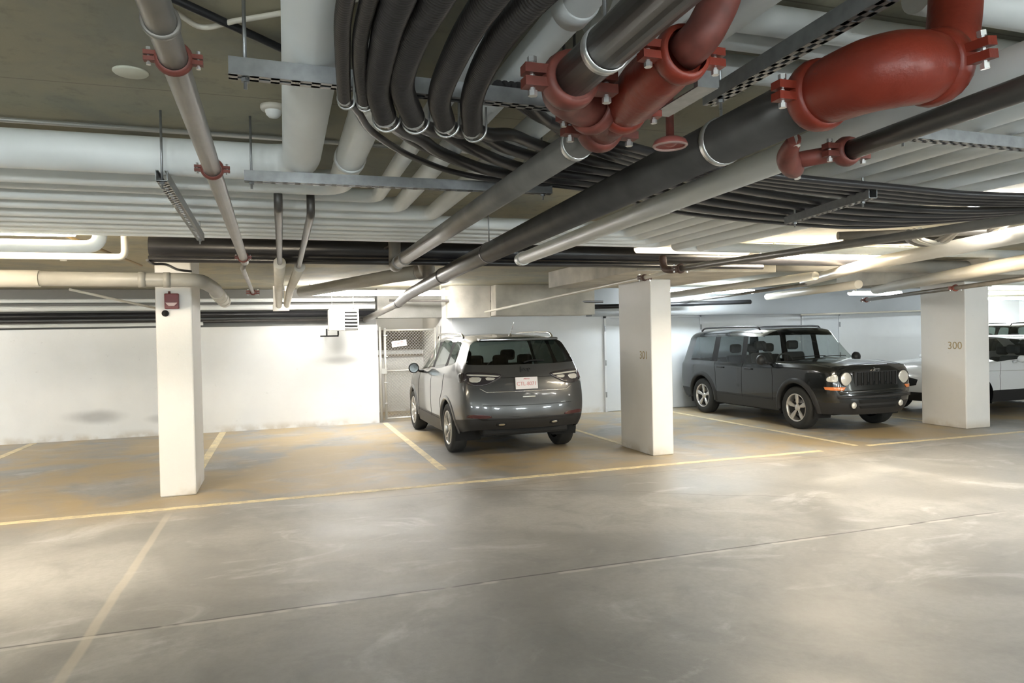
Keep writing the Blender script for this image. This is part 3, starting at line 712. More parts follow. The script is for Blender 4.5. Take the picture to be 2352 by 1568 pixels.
pipe('conduit', [(10.9, 12.6, 1.93), (14.9, 12.6, 2.0)], .02, white_pvc, 'thin white pipe on the wall right of the black car', 'conduit')
pipe('black_drain_pipe', [(5.4, 12.35, 2.12), (9.2, 12.1, 2.20)], .045, black_pipe, 'black pipe over the white doors behind the middle pillar')
# cable loops at the right edge
for k, lb in enumerate(['pale cable loop drooping below the bundle at the right edge', 'pale cable loop second from the top at the right edge', 'dark cable loop lowest at the right edge']):
    P = crom([(4.45, 3.9 + .05 * k, 2.33), (4.75, 4.15 + .06 * k, 2.30), (5.05, 4.2 + .07 * k, 2.29), (4.75, 3.75, 2.36), (5.1, 3.7, 2.38), (5.4, 3.98 + .06 * k, 2.37), (5.9, 4.0 + .06 * k, 2.37), (7, 3.6, 2.4)], 8)
    r = thing('cable', tuple(P[0]), lb, 'cable'); part_of(r, 'sheath', MB().tube(P, .016, 10), white_pvc if k < 2 else mid_pipe)
pipe('cable_conduit', [(4.6, 4.85, 2.42), (7.5, 3.6, 2.42)], .035, mid_pipe, 'grey corrugated conduit just below the cable loops', 'conduit')
pipe('cable_conduit', [(4.9, 5.1, 2.40), (7.5, 4.0, 2.40)], .028, dark_pipe, 'darker conduit below the grey corrugated one', 'conduit')

# ------------------------------------------------------------------ light fixtures
def fixture(x0, x1, y, z, col, s, label, top, lit=True, w=.075, dz=.055):
    r = thing('strip_light', ((x0 + x1) / 2, y, z), label, 'ceiling light')
    part_of(r, 'housing', MB().box(x0, x1, y - w * .8, y + w * .8, z, z + .035), fix_m, bevel=.004)
    e = emis('lamp_glow', col, s) if lit else fix_m
    L = MB(); n = 8
    pr = [(math.cos(PI * k / n) * w, -math.sin(PI * k / n) * dz) for k in range(n + 1)]
    vs = [(x0 + .01, y + a, z + b) for a, b in pr] + [(x1 - .01, y + a, z + b) for a, b in pr]
    m_ = n + 1
    L.add(vs, [(i, i + 1, m_ + i + 1, m_ + i) for i in range(n)] + [tuple(range(m_)), tuple(reversed(range(m_, 2 * m_)))])
    part_of(r, 'diffuser', L, e)
    for x in (x0 + .15, x1 - .15):
        part_of(r, 'stem', MB().box(x - .012, x + .012, y - .012, y + .012, z + .035, top), fix_m)
    return r
WARM = (1.0, .86, .66); NEUT = (1.0, .97, .93); COOL = (.86, .95, 1.0); GRN = (.93, 1.0, .93)
fixture(.32, 2.85, 12.15, 2.40, NEUT, 14, 'blazing white strip light in front of the back wall beside the heater', HC2)
fixture(4.90, 6.95, 6.22, 2.44, WARM, 22, 'long glowing strip light above and right of the middle pillar', HC1)
fixture(3.28, 4.55, 6.02, 2.44, WARM, .22, 'dimmer strip light left of the long glowing one', HC1)
fixture(-4.4, -1.36, 5.62, 2.43, WARM, 14, 'warm strip light cut by the left edge', HC1)
fixture(4.75, 7.0, 3.72, 2.48, NEUT, 8, 'strip light glimpsed behind the cable loops at the right edge', HC1)
fixture(10.9, 12.2, 11.2, 2.33, COOL, 3.5, 'cool strip light over the roof of the black car', HC2)
fixture(6.9, 9.0, 11.75, 2.40, COOL, 11, 'cool strip light above the rear of the black car', HC2)
fixture(15.6, 18.2, 14.6, 2.42, COOL, 22, 'cool strip light in the far right bay', HC2)
fixture(18.6, 22.0, 15.2, 2.42, COOL, 30, 'added cool strip light deep in the far right bay', HC2)  # extra lamp added to brighten the far bay wall
fixture(14.2, 17.5, 10.8, 2.42, COOL, 5, 'cool strip light over the white car', HC2)
fixture(-7.5, -5.2, 10.6, 2.42, NEUT, 14, 'strip light outside the frame on the left, over the stalls', HC2)
fixture(2.1, 2.9, 14.3, 2.42, WARM, 1.2, 'small lamp inside the gated recess', HC2)
for x, s, lb in ((-8, 3, 'far left'), (-1.5, 1.5, 'centre left'), (5.5, 2.2, 'centre right'), (12.5, 4, 'far right')):  # unseen aisle strips, put in to light the near floor and ceiling
    fixture(x, x + 2.4, -2.6, 2.42, GRN, s, 'added unseen strip light over the aisle behind the viewer, ' + lb, HC1)
wl_m = emis('fill_lamp_glow', (.88, .97, 1.0), 15)  # unseen lamps added behind the viewer to brighten the pipe undersides
for x, lb in ((-9, 'far left'), (-5, 'left'), (-1, 'centre left'), (3, 'centre'), (7, 'centre right'), (11, 'right'), (15, 'far right')):
    r = thing('fill_lamp', (x, -6, 1.5), 'added unseen lamp on the wall behind the viewer, ' + lb, 'fill lamp')
    part_of(r, 'lamp_base', MB().box(x - .65, x + .65, -6, -5.94, 1.25, 1.60), fix_m, bevel=.01)
    part_of(r, 'lamp_lens', MB().box(x - .60, x + .60, -5.94, -5.88, 1.28, 1.57), wl_m, bevel=.02)
fixture(10.5, 12.9, 3.4, 2.44, NEUT, 6, 'strip light over the aisle beyond the right edge', HC1)

# ------------------------------------------------------------------ heater, alarm, gate
h = thing('unit_heater', (1.0, 12.9, 1.95), 'white unit heater with louvres hanging over the back wall', 'heater')
# body: angled so the louvred outlet faces right and forward
bd = MB().prism([(.80, 12.62), (1.02, 12.50), (1.30, 12.66), (1.30, 12.98), (.80, 13.0)], 1.76, 2.14, 'z')
part_of(h, 'casing', bd, heater_m, bevel=.012)
a = Vector((1.02, 12.50, 0)); b = Vector((1.30, 12.66, 0)); d = (b - a).normalized(); nrm = Vector((d.y, -d.x, 0))
M = Matrix((d, nrm, Vector((0, 0, 1)))).transposed()
part_of(h, 'outlet', MB().obox((a + b) / 2 + Vector((0, 0, 1.95)) + nrm * .003, M, .14, .004, .16), matte_black)
for k in range(6):
    z = 1.80 + k * .06
    part_of(h, 'louvre', MB().obox((a + b) / 2 + Vector((0, 0, z)) + nrm * .02, M @ Matrix.Rotation(.35, 3, 'X'), .15, .022, .009), heater_m)
for s_ in (-1, 1):
    part_of(h, 'outlet_jamb', MB().obox((a + b) / 2 + d * s_ * .15 + Vector((0, 0, 1.95)) + nrm * .014, M, .010, .02, .185), heater_m)
part_of(h, 'top_duct', MB().tube(crom([(.83, 12.85, 2.16), (1.0, 12.82, 2.19), (1.2, 12.80, 2.16)], 6), .035, 14), grey_pvc)
part_of(h, 'bracket', MB().box(.66, .98, 12.9, 12.93, 1.655, 1.68).box(.76, .785, 12.9, 12.93, 1.68, 1.80).box(.96, .985, 12.9, 12.93, 1.68, 1.76).box(.76, .785, 12.93, 13.4, 1.655, 1.68), matte_black)
part_of(h, 'hanger_rod', MB().tube([(.86, 12.7, 2.14), (.86, 12.7, HC2)], .006, 8).tube([(1.24, 12.8, 2.14), (1.24, 12.8, HC2)], .006, 8), steel)

al = thing('fire_alarm', (-1.08, 8.05, 2.03), 'dark red fire alarm with white strobe high on the first pillar', 'alarm')
part_of(al, 'alarm_body', MB().box(-1.145, -1.01, 7.99, 8.049, 1.965, 2.125), alarm_m, bevel=.008)
part_of(al, 'strobe', MB().prism([(-1.135, 2.03), (-1.02, 2.03), (-1.05, 1.995), (-1.105, 1.995)], 7.965, 7.989, 'y'), mat('strobe_white', (.75, .55, .52), .3), bevel=.004)
part_of(al, 'bell_button', MB().lathe([(0, -.05), (.025, -.045), (.034, -.02), (.034, 0), (0, 0)], (-1.145, 8.049, 1.92), (0, 1, 0), 20), matte_black)
part_of(al, 'feed_conduit', MB().tube([(-1.10, 8.02, 2.125), (-1.10, 8.02, 2.15)], .012, 10), rust_red)

gt = thing('chain_link_gate', (1.84, 13.45, 0), 'chain link gate in a galvanised frame behind the grey car', 'gate')
posts = MB()
for x in (1.88, 2.86): posts.tube([(x, 13.45, .05), (x, 13.45, 1.80)], .024, 12)
for z in (.07, 1.76): posts.tube([(1.88, 13.45, z), (2.86, 13.45, z)], .02, 12)
posts.tube([(1.80, 13.44, .98), (2.86, 13.44, .98)], .012, 10)
part_of(gt, 'gate_frame', posts, fence_m)
ms = MB(); n = 22
for k in range(-28, 18):
    for sg in (1, -1):
        # diagonal wires clipped to the frame
        x0 = 1.9 + k * .06; pts = []
        if sg > 0: a0, a1 = (x0, .09), (x0 + 1.65, 1.74)
        else: a0, a1 = (x0, 1.74), (x0 + 1.65, .09)
        t0 = max(0, (1.9 - x0) / 1.65); t1 = min(1, (2.84 - x0) / 1.65)
        if t1 - t0 < .02: continue
        q = [(a0[0] + (a1[0] - a0[0]) * t, a0[1] + (a1[1] - a0[1]) * t) for t in (t0, t1)]
        ms.tube([(q[0][0], 13.45 + .003 * sg, q[0][1]), (q[1][0], 13.45 + .003 * sg, q[1][1])], .0022, 4, False)
part_of(gt, 'chain_link_mesh', ms, fence_m)
part_of(gt, 'latch', MB().box(1.80, 1.90, 13.40, 13.43, .93, 1.03), fence_m)
for z in (.35, .75, 1.25, 1.65):
    part_of(gt, 'hinge', MB().box(1.855, 1.925, 13.42, 13.44, z, z + .02), steel_lt)
po = thing('fence_post', (1.78, 13.42, 0), 'galvanised post fixed to the wall edge left of the gate', 'post')
part_of(po, 'post_tube', MB().tube([(1.785, 13.42, 0), (1.785, 13.42, 1.83)], .026, 14), fence_m)
po = thing('fence_post', (2.94, 13.42, 0), 'galvanised post right of the gate, partly behind the grey car', 'post')
part_of(po, 'post_tube', MB().tube([(2.935, 13.42, 0), (2.935, 13.42, 1.83)], .022, 14), fence_m)
sg = thing('gate_sign', (2.15, 13.41, 1.5), 'small tilted white sign with red print hung on the gate', 'sign')
Ms = Mat((2.15, 13.425, 1.50), (1, 0, .12), (-.12, 0, 1))
sb = MB().obox((0, 0, 0), Matrix.Identity(3), .145, .058, .004)
o = sb.build('sign_plate', sign_m, sg, bevel=.01); o.matrix_local = Matrix.Translation((0, .0, 0)) @ Mat((0, .015, 0), (1, 0, .12), (-.12, 0, 1))
for k, wd in enumerate((.09, .11, .08)):
    l_ = MB().obox((0, .028 - k * .024, .0055), Matrix.Identity(3), wd, .004, .0008).build('print_line', sign_red, sg)
    l_.matrix_local = Mat((0, .015, 0), (1, 0, .12), (-.12, 0, 1))
lv = thing('wall_louvre', (2.36, 15.2, 1.6), 'brown louvred grille on the wall behind the gate', 'grille')
part_of(lv, 'frame', MB().box(1.80, 2.96, 15.24, 15.3, 1.35, 1.78), louver_dark)
for k in range(7): part_of(lv, 'slat', MB().box(1.82, 2.94, 15.20, 15.24, 1.38 + k * .056, 1.40 + k * .056), wall_g)
rl = thing('wall_rail', (2.36, 15.2, 1.24), 'dark rail on the wall behind the gate', 'rail')
part_of(rl, 'rail_bar', MB().box(1.76, 2.96, 15.22, 15.3, 1.20, 1.25), louver_dark)

# ------------------------------------------------------------------ cars
def lerp(a, b, t): return a + (b - a) * t
def build_car(cfg):
    """control grid of (s, w, z): s runs from the nose to the tail, w is half width"""
    G = cfg['G']; RQ = cfg['rear']; FQ = cfg['front']; nI = len(G)
    mats_ = [cfg['paint'], cfg['glass'], black_pl, matte_black]
    bm = bmesh.new(); cr = bm.edges.layers.float.new('crease_edge')
    half = []; key = {}
    def V(tagk, p, sgn):
        w = p[1] * sgn
        if abs(p[1]) < 1e-6: sgn = 0
        k = (tagk, sgn)
        if k not in key: key[k] = bm.verts.new((w, p[0], p[2]))
        return key[k]
    info = {}
    def face(q, m_, sgn, creases=()):
        vs = [V(t_, p_, sgn) for t_, p_ in q]
        u = []
        for v in vs:
            if v not in u: u.append(v)
        if len(u) < 3: return
        if sgn < 0: u.reverse()
        try: f = bm.faces.new(u)
        except ValueError: return
        f.material_index = m_; f.smooth = True
        info[f.index] = 1
    for sgn in (1, -1):
        g = lambda i, j: (('g', i, j), G[i][j])
        for i in range(nI - 1):
            for j in range(8):
                face([g(i, j), g(i + 1, j), g(i + 1, j + 1), g(i, j + 1)], cfg['mfun'](i, j), sgn)
        # tail: rows k 0..4 from G[-1][k], row 5 = G[-1][5..8]
        def r(k, m_):
            if k == 5: return (('g', nI - 1, 5 + m_), G[nI - 1][5 + m_])
            if m_ == 0: return (('g', nI - 1, k), G[nI - 1][k])
            return (('r', k, m_), RQ[k][m_ - 1])
        for k in range(5):
            for m_ in range(3):
                face([r(k, m_), r(k, m_ + 1), r(k + 1, m_ + 1), r(k + 1, m_)], cfg['rfun'](k, m_), sgn)
        def fq(k, m_):
            if k == 4: return (('g', 0, 4 + m_), G[0][4 + m_])
            if m_ == 0: return (('g', 0, k), G[0][k])
            return (('f', k, m_), FQ[k][m_ - 1])
        for k in range(4):
            for m_ in range(4):
                face([fq(k, m_), fq(k + 1, m_), fq(k + 1, m_ + 1), fq(k, m_ + 1)], cfg['ffun'](k, m_), sgn)
    bm.verts.index_update()
    def ce(a, b_, val):
        for sgn in (1, -1):
            k1 = key.get((a, sgn)) or key.get((a, 0)); k2 = key.get((b_, sgn)) or key.get((b_, 0))
            if k1 and k2:
                e = bm.edges.get((k1, k2))
                if e: e[cr] = max(e[cr], val)
    for (a, b_, val) in cfg['crease']: ce(a, b_, val)
    for e in bm.edges:        # keep window outlines crisp
        ms_ = {f.material_index for f in e.link_faces}
        if 1 in ms_ and len(ms_) > 1: e[cr] = max(e[cr], .75)
    bmesh.ops.recalc_face_normals(bm, faces=bm.faces)
    me = bpy.data.meshes.new('tmp'); bm.to_mesh(me); bm.free()
    for q in mats_: me.materials.append(q)
    ob = bpy.data.objects.new('tmp', me); COL.objects.link(ob)
    sd = ob.modifiers.new('s', 'SUBSURF'); sd.levels = 3; sd.render_levels = 3
    dg = bpy.context.evaluated_depsgraph_get()
    me2 = bpy.data.meshes.new_from_object(ob.evaluated_get(dg)); bpy.data.objects.remove(ob)
    bm = bmesh.new(); bm.from_mesh(me2)
    bvh = BVHTree.FromBMesh(bm)
    # wheel arches
    Ra = cfg['Ra']
    for s0 in cfg['axles']:
        kill = [f for f in bm.faces if abs(f.calc_center_median().x) > .5 and math.hypot(f.calc_center_median().y - s0, f.calc_center_median().z - cfg['Rw']) < Ra]
        bmesh.ops.delete(bm, geom=kill, context='FACES')
        for e in bm.edges:
            if e.is_boundary:
                for v in e.verts:
                    d = math.hypot(v.co.y - s0, v.co.z - cfg['Rw'])
                    if abs(v.co.x) > .5 and d < Ra * 1.22 and d > .05 and v.co.z > .27:
                        k = Ra / d; v.co.y = s0 + (v.co.y - s0) * k; v.co.z = cfg['Rw'] + (v.co.z - cfg['Rw']) * k
    root = thing(cfg['name'], (0, 0, 0), cfg['label'], 'car')
    names = {0: 'body_shell', 2: 'lower_cladding', 3: 'window_pillars'}
    def extract(faces, name, m_):
        b2 = bmesh.new(); mp = {}
        for f in faces:
            vs = []
            for v in f.verts:
                if v.index not in mp: mp[v.index] = b2.verts.new(v.co)
                vs.append(mp[v.index])
            nf = b2.faces.new(vs); nf.smooth = True
        m3 = bpy.data.meshes.new(name); b2.to_mesh(m3); b2.free(); m3.materials.append(m_)
        o = bpy.data.objects.new(name, m3); COL.objects.link(o); o.parent = root
        return o
    bm.verts.index_update(); bm.faces.ensure_lookup_table()
    for mi in (0, 2):
        fs = [f for f in bm.faces if f.material_index == mi]
        if fs:
            o = extract(fs, names[mi], mats_[mi])
    for mi in (3, 1):
      left = {f for f in bm.faces if f.material_index == mi}
      while left:
        st = [left.pop()]; comp = list(st)
        while st:
            f = st.pop()
            for e in f.edges:
                for f2 in e.link_faces:
                    if f2 in left: left.discard(f2); st.append(f2); comp.append(f2)
        if mi == 3:
            extract(comp, 'window_pillar', mats_[3]); continue
        c = sum((f.calc_center_median() for f in comp), Vector()) / len(comp)
        nm = 'side_window' if abs(c.x) > .3 else ('windshield' if c.y < cfg['L'] * .5 else 'rear_window')
        extract(comp, nm, cfg['ws_glass'] if nm == 'windshield' else cfg['glass'])
    bm.free()
    return root, bvh

def proj(bvh, mode, a, b, off=0., sgn=1):
    """project (a, b) onto the car skin. side: a=s b=z; rear/front: a=w b=z; top: a=w b=s"""
    if mode == 'side': o, d = Vector((2.5 * sgn, a, b)), Vector((-sgn, 0, 0))
    elif mode == 'rear': o, d = Vector((a, 8, b)), Vector((0, -1, 0))
    elif mode == 'front': o, d = Vector((a, -3, b)), Vector((0, 1, 0))
    else: o, d = Vector((a, b, 4)), Vector((0, 0, -1))
    h = bvh.ray_cast(o, d)
    if h[0] is None: return None
    return h[0] - d * off
def dens(poly, n=4, smooth=1):
    for _ in range(smooth):
        q = []
        for i in range(len(poly)):
            a, b = poly[i], poly[(i + 1) % len(poly)]
            q.append((lerp(a[0], b[0], .22), lerp(a[1], b[1], .22))); q.append((lerp(a[0], b[0], .78), lerp(a[1], b[1], .78)))
        poly = q
    out = []
    for i in range(len(poly)):
        a, b = poly[i], poly[(i + 1) % len(poly)]
        for k in range(n): out.append((lerp(a[0], b[0], k / n), lerp(a[1], b[1], k / n)))
    return out
def patch(root, bvh, mode, poly, off, m, name, sgn=1, parent=None, smooth=1):
    P = dens(poly, 3, smooth); n = len(P)
    cx = sum(p[0] for p in P) / n; cy = sum(p[1] for p in P) / n
    vs = []; fs = []
    rings = [(1.0, -.004), (1.0, off), (.8, off), (.5, off), (.2, off)]
    last = proj(bvh, mode, cx, cy, off, sgn)
    if last is None: return None
    for sc, of in rings:
        for (a, b) in P:
            q = proj(bvh, mode, cx + (a - cx) * sc, cy + (b - cy) * sc, of, sgn)
            if q is None or (q - last).length > .9: q = last.copy()
            vs.append(q)
    for r_ in range(len(rings) - 1):
        for k in range(n):
            k2 = (k + 1) % n
            fs.append((r_ * n + k, r_ * n + k2, (r_ + 1) * n + k2, (r_ + 1) * n + k))
    vs.append(last); c = len(vs) - 1; base = (len(rings) - 1) * n
    for k in range(n): fs.append((base + k, base + (k + 1) % n, c))
    mb = MB(); mb.add(vs, fs, True)
    return mb.build(name, m, parent or root)
def seam(root, bvh, mode, pts, sgn=1, r=.0035, m=None, name='panel_gap'):
    P = []
    for i in range(len(pts) - 1):
        for k in range(6):
            t_ = k / 6; q = proj(bvh, mode, lerp(pts[i][0], pts[i + 1][0], t_), lerp(pts[i][1], pts[i + 1][1], t_), .0005, sgn)
            if q is not None: P.append(q)
    q = proj(bvh, mode, pts[-1][0], pts[-1][1], .0005, sgn)
    if q is not None: P.append(q)
    if len(P) > 2: return MB().tube(P, r, 6).build(name, m or matte_black, root)

def wheel(root, s, sgn, wx, R, Rr, spokes, style):
    """tyre with a rim sub-part; wx is the outer face"""
    w = .215; o = (sgn * wx, s, R); ax = (sgn, 0, 0)
    pr = [(Rr, -.012), (Rr + .01, -.002), (R - .045, .004), (R - .018, -.008), (R - .004, -.03), (R, -.055), (R, -w + .055), (R - .004, -w + .03), (R - .045, -w), (Rr, -w + .01)]
    ty = MB().lathe(pr, o, ax, 48).build('tyre', rubber, root)
    rm = MB().lathe([(Rr + .002, -.004), (Rr - .006, 0), (Rr - .016, -.012), (Rr - .02, -.05), (Rr - .03, -.16)], o, ax, 48)
    def pol(r_, a, d): return (sgn * (wx + d), s + math.cos(a) * r_, R + math.sin(a) * r_)
    for k in range(spokes):
        a = 2 * PI * k / spokes + PI / 2
        if style == 'wide': prof = [(.035, .30, -.030), (.09, .26, -.022), (.16, .24, -.014), (Rr - .012, .17, -.012)]; subs = [0]
        else: prof = [(.035, .16, -.034), (.09, .10, -.026), (.16, .065, -.018), (Rr - .012, .055, -.014)]; subs = [-.21, .21]
        for q in subs:
            vs = []; fs = []
            for (r_, hw, d) in prof:
                aa = a + q * (r_ / Rr)
                vs += [pol(r_, aa - hw, d - .014), pol(r_, aa - hw * .55, d), pol(r_, aa + hw * .55, d), pol(r_, aa + hw, d - .014), pol(r_, aa + hw * .8, d - .04), pol(r_, aa - hw * .8, d - .04)]
            for i in range(len(prof) - 1):
                for j in range(6):
                    fs.append((i * 6 + j, i * 6 + (j + 1) % 6, i * 6 + 6 + (j + 1) % 6, i * 6 + 6 + j))
            rm.add(vs, fs, False)
    rm.lathe([(0, -.016), (.03, -.018), (.052, -.028), (.06, -.06)], o, ax, 24)
    rim = rm.build('rim', alloy, ty)
    MB().lathe([(0, -.075), (Rr * .62, -.075), (Rr * .62, -.09)], o, ax, 28).build('brake_disc', steel, ty)
    MB().lathe([(Rr - .01, -.12), (0, -.125)], o, ax, 28).build('wheel_back', matte_black, ty)
def wheel_well(root, s, sgn, wo, Ra, Rw, z0):
    vs = []; fs = []; n = 20; R = Ra * 1.02
    for k in range(n + 1):
        a = -.35 + (PI + .7) * k / n
        y = s + math.cos(a) * R; z = max(z0, Rw + math.sin(a) * R)
        vs += [(sgn * (wo - .012), y, z), (sgn * .52, y, z)]
    for k in range(n): fs.append((2 * k, 2 * k + 1, 2 * k + 3, 2 * k + 2))
    c = len(vs); vs.append((sgn * .52, s, Rw - .05))
    for k in range(n): fs.append((2 * k + 1, c, 2 * k + 3))
    MB().add(vs, fs, True).build('wheel_well', matte_black, root)
def flare(root, bvh, s, sgn, Ra, Rw, m, width=.045, name='arch_flare', zmin=.26, th=.012):
    vs = []; fs = []; n = 28; cnt = 0
    for k in range(n + 1):
        a = -.13 + (PI + .26) * k / n
        row = []
        for (rr, off) in ((Ra - .004, -.03), (Ra - .004, th), (Ra + width * .5, th + .003), (Ra + width, .0)):
            y = s + math.cos(a) * rr; z = max(zmin, Rw + math.sin(a) * rr)
            # sample the skin a little outside the cut-out
            q = proj(bvh, 'side', s + math.cos(a) * (Ra + width), max(zmin + .02, Rw + math.sin(a) * (Ra + width)), 0, sgn)
            x = (abs(q.x) if q is not None else .88)
            q2 = proj(bvh, 'side', y, max(z, zmin + .01), 0, sgn)
            if q2 is not None and abs(q2.x) > .6: x = abs(q2.x)
            row.append((sgn * (x + off), y, z))
        vs += row
    for k in range(n):
        for j in range(3): fs.append((k * 4 + j, k * 4 + j + 1, (k + 1) * 4 + j + 1, (k + 1) * 4 + j))
    MB().add(vs, fs, True).build(name, m, root)
def interior(root, s_front, s_rear, hw, zb, zh, zw):
    """dash, seats with headrests, wheel, cabin floor"""
    MB().box(-hw - .1, hw + .1, s_front - .95, s_rear + .75, .24, .42).build('underbody', matte_black, root)
    MB().box(-hw, hw, s_front - .45, s_front - .02, zb - .42, zb - .05).build('dashboard', seat_m, root, bevel=.04)
    for (s0, xs) in ((s_front + .62, (-.36, .36)), (s_rear - .12, (-.38, 0, .38))):
        for x in xs:
            hh = zh if len(xs) == 2 else zh - .06
            st = MB().box(x - .22, x + .22, s0 - .40, s0 + .05, .42, .68)
            q = [(s0 - .06, .62), (s0 + .06, .62), (s0 + .20, hh - .2), (s0 + .10, hh - .17)]
            st.prism([(a, b) for a, b in q], x - .22, x + .22, 'x')
            o = st.build('seat', seat_m, root, bevel=.04)
            MB().box(x - .12, x + .12, s0 + .12, s0 + .22, hh - .14, hh + .03).build('headrest', seat_m, o, bevel=.045)
    tor = [(-.36 + math.cos(a) * .18, s_front + .10 + math.sin(a) * .06, zb - .1 + math.sin(a) * .17) for a in [2 * PI * k / 24 for k in range(25)]]
    MB().tube(tor, .014, 8, False).build('steering_wheel', seat_m, root)
def mirror(root, s, z, w, sgn, m, size=1.):
    o = MB()
    P = [(sgn * (w - .05), s + .03, z - .03), (sgn * (w + .06), s, z - .02), (sgn * (w + .10), s, z)]
    o.tube(P, .022, 10)
    o.lathe([(0, -.055), (.045 * size, -.05), (.08 * size, -.02), (.088 * size, .02), (.08 * size, .035), (0, .036)], (sgn * (w + .17), s, z + .035), (0, 1, 0), 20)
    ob = o.build('wing_mirror', m, root)
    MB().lathe([(0, .038), (.07 * size, .038)], (sgn * (w + .17), s, z + .035), (0, 1, 0), 20).build('mirror_glass', mirror_dark, ob)
def rails(root, w, s0, s1, z, m, r=.016):
    for sgn in (-1, 1):
        P = crom([(sgn * w, s0, z - .035), (sgn * w, s0 + .10, z + .012), (sgn * w, s0 + .5, z + .022), (sgn * w, (s0 + s1) / 2, z + .025), (sgn * w, s1 - .5, z + .022), (sgn * w, s1 - .12, z + .01), (sgn * w, s1, z - .04)], 6)
        MB().tube(P, r, 10).build('roof_rail', m, root)
        
def handles(root, bvh, ss, z, m):
    for sgn in (-1, 1):
        for s in ss:
            q = proj(bvh, 'side', s, z, 0, sgn)
            M3 = Matrix.Identity(3)
            MB().obox(q + Vector((sgn * .022, 0, 0)), M3, .008, .09, .014).obox(q + Vector((sgn * .01, .075, 0)), M3, .014, .012, .012).obox(q + Vector((sgn * .01, -.075, 0)), M3, .014, .012, .012).build('door_handle', m, root, bevel=.004)

def suv_station(ss, ws, zs): return list(zip(ss, ws, zs))
# ---- grey compact SUV, tail towards the viewer
zlow = [.24, .44, .74, .98]
Gc = [
 suv_station([.32, .16, .12, .16, .30, .28, .22, .17, .15], [.70, .74, .74, .73, .68, .58, .42, .21, 0], [.26, .42, .66, .86, .95, .98, 1.0, 1.01, 1.015]),
 suv_station([.50, .46, .46, .48, .55, .50, .48, .46, .45], [.84, .895, .895, .88, .80, .67, .46, .23, 0], [.24, .42, .68, .90, 1.0, 1.03, 1.055, 1.065, 1.07]),
 suv_station([.90, .90, .90, .90, .92, .90, .88, .88, .88], [.85, .91, .91, .89, .83, .70, .50, .25, 0], [.23, .43, .72, .95, 1.04, 1.08, 1.10, 1.11, 1.115]),
 suv_station([1.35, 1.35, 1.35, 1.35, 1.38, 1.36, 1.28, 1.22, 1.20], [.86, .90, .90, .89, .855, .77, .50, .25, 0], [.23, .43, .74, .98, 1.06, 1.10, 1.13, 1.14, 1.145]),
 suv_station([1.75, 1.75, 1.75, 1.75, 1.80, 2.05, 1.98, 1.93, 1.90], [.86, .895, .90, .89, .855, 0.700, 0.580, 0.300, 0], [.23, .43, .75, 1.0, 1.10, 1.54, 1.585, 1.61, 1.615]),
 suv_station([2.34, 2.34, 2.34, 2.34, 2.36, 2.40, 2.40, 2.40, 2.40], [.86, .895, .905, .89, .855, 0.700, 0.590, 0.300, 0], [.23, .43, .75, 1.02, 1.115, 1.575, 1.62, 1.645, 1.65]),
 suv_station([2.45, 2.45, 2.45, 2.45, 2.47, 2.50, 2.50, 2.50, 2.50], [.86, .895, .905, .89, .855, 0.700, 0.590, 0.300, 0], [.23, .43, .75, 1.02, 1.12, 1.577, 1.622, 1.647, 1.65]),
 suv_station([3.22, 3.22, 3.22, 3.22, 3.24, 3.22, 3.2, 3.2, 3.2], [.86, .905, .91, .90, .85, 0.695, 0.590, 0.300, 0], [.24, .44, .78, 1.05, 1.165, 1.565, 1.612, 1.638, 1.642]),
 suv_station([3.34, 3.34, 3.34, 3.34, 3.36, 3.32, 3.3, 3.3, 3.3], [.86, .91, .915, .90, .848, 0.693, 0.590, 0.300, 0], [.24, .44, .78, 1.06, 1.18, 1.56, 1.61, 1.635, 1.64]),
 suv_station([3.88, 3.90, 3.90, 3.86, 3.80, 3.66, 3.66, 3.66, 3.66], [.85, .90, .905, .89, .83, 0.685, 0.590, 0.300, 0], [.30, .46, .81, 1.09, 1.25, 1.54, 1.59, 1.615, 1.62]),
 suv_station([4.24, 4.30, 4.27, 4.20, 4.13, 3.98, 4.00, 4.02, 4.03], [.78, .84, .86, .845, .775, 0.665, 0.570, 0.290, 0], [.38, .50, .82, 1.08, 1.24, 1.51, 1.565, 1.59, 1.595])]
rear_c = [[(4.30, .56, .385), (4.35, .28, .385), (4.36, 0, .385)], [(4.42, .60, .52), (4.46, .30, .52), (4.47, 0, .52)],
          [(4.39, .62, .80), (4.42, .31, .80), (4.43, 0, .80)], [(4.31, .62, 1.09), (4.35, .31, 1.09), (4.36, 0, 1.09)],
          [(4.20, .69, 1.23), (4.24, .35, 1.22), (4.25, 0, 1.22)]]
front_c = [[(.26, .56, .26), (.18, .38, .26), (.14, .19, .26), (.12, 0, .26)], [(.07, .56, .42), (.02, .38, .42), (0, .19, .42), (0, 0, .42)],
           [(.05, .56, .66), (.01, .38, .66), (0, .19, .66), (0, 0, .66)], [(.10, .56, .86), (.06, .38, .87), (.04, .19, .88), (.03, 0, .88)]]
def mfun_suv(i, j):
    if j == 4 and i in (4, 6, 8): return 1
    if j == 4 and i == 3: return 1
    if j == 4 and i in (5, 7): return 3
    if j >= 5 and i == 3: return 1
    if j == 0: return 2
    return 0
gridcr = []
for i in range(10):
    gridcr.append((('g', i, 4), ('g', i + 1, 4), .35)); gridcr.append((('g', i, 0), ('g', i + 1, 0), .8))
    if i >= 4: gridcr.append((('g', i, 5), ('g', i + 1, 5), .3))
for k in range(5): gridcr.append((('g', 10, k), ('g', 10, k + 1), .35))
for j in range(5, 8): gridcr.append((('g', 10, j), ('g', 10, j + 1), .8))
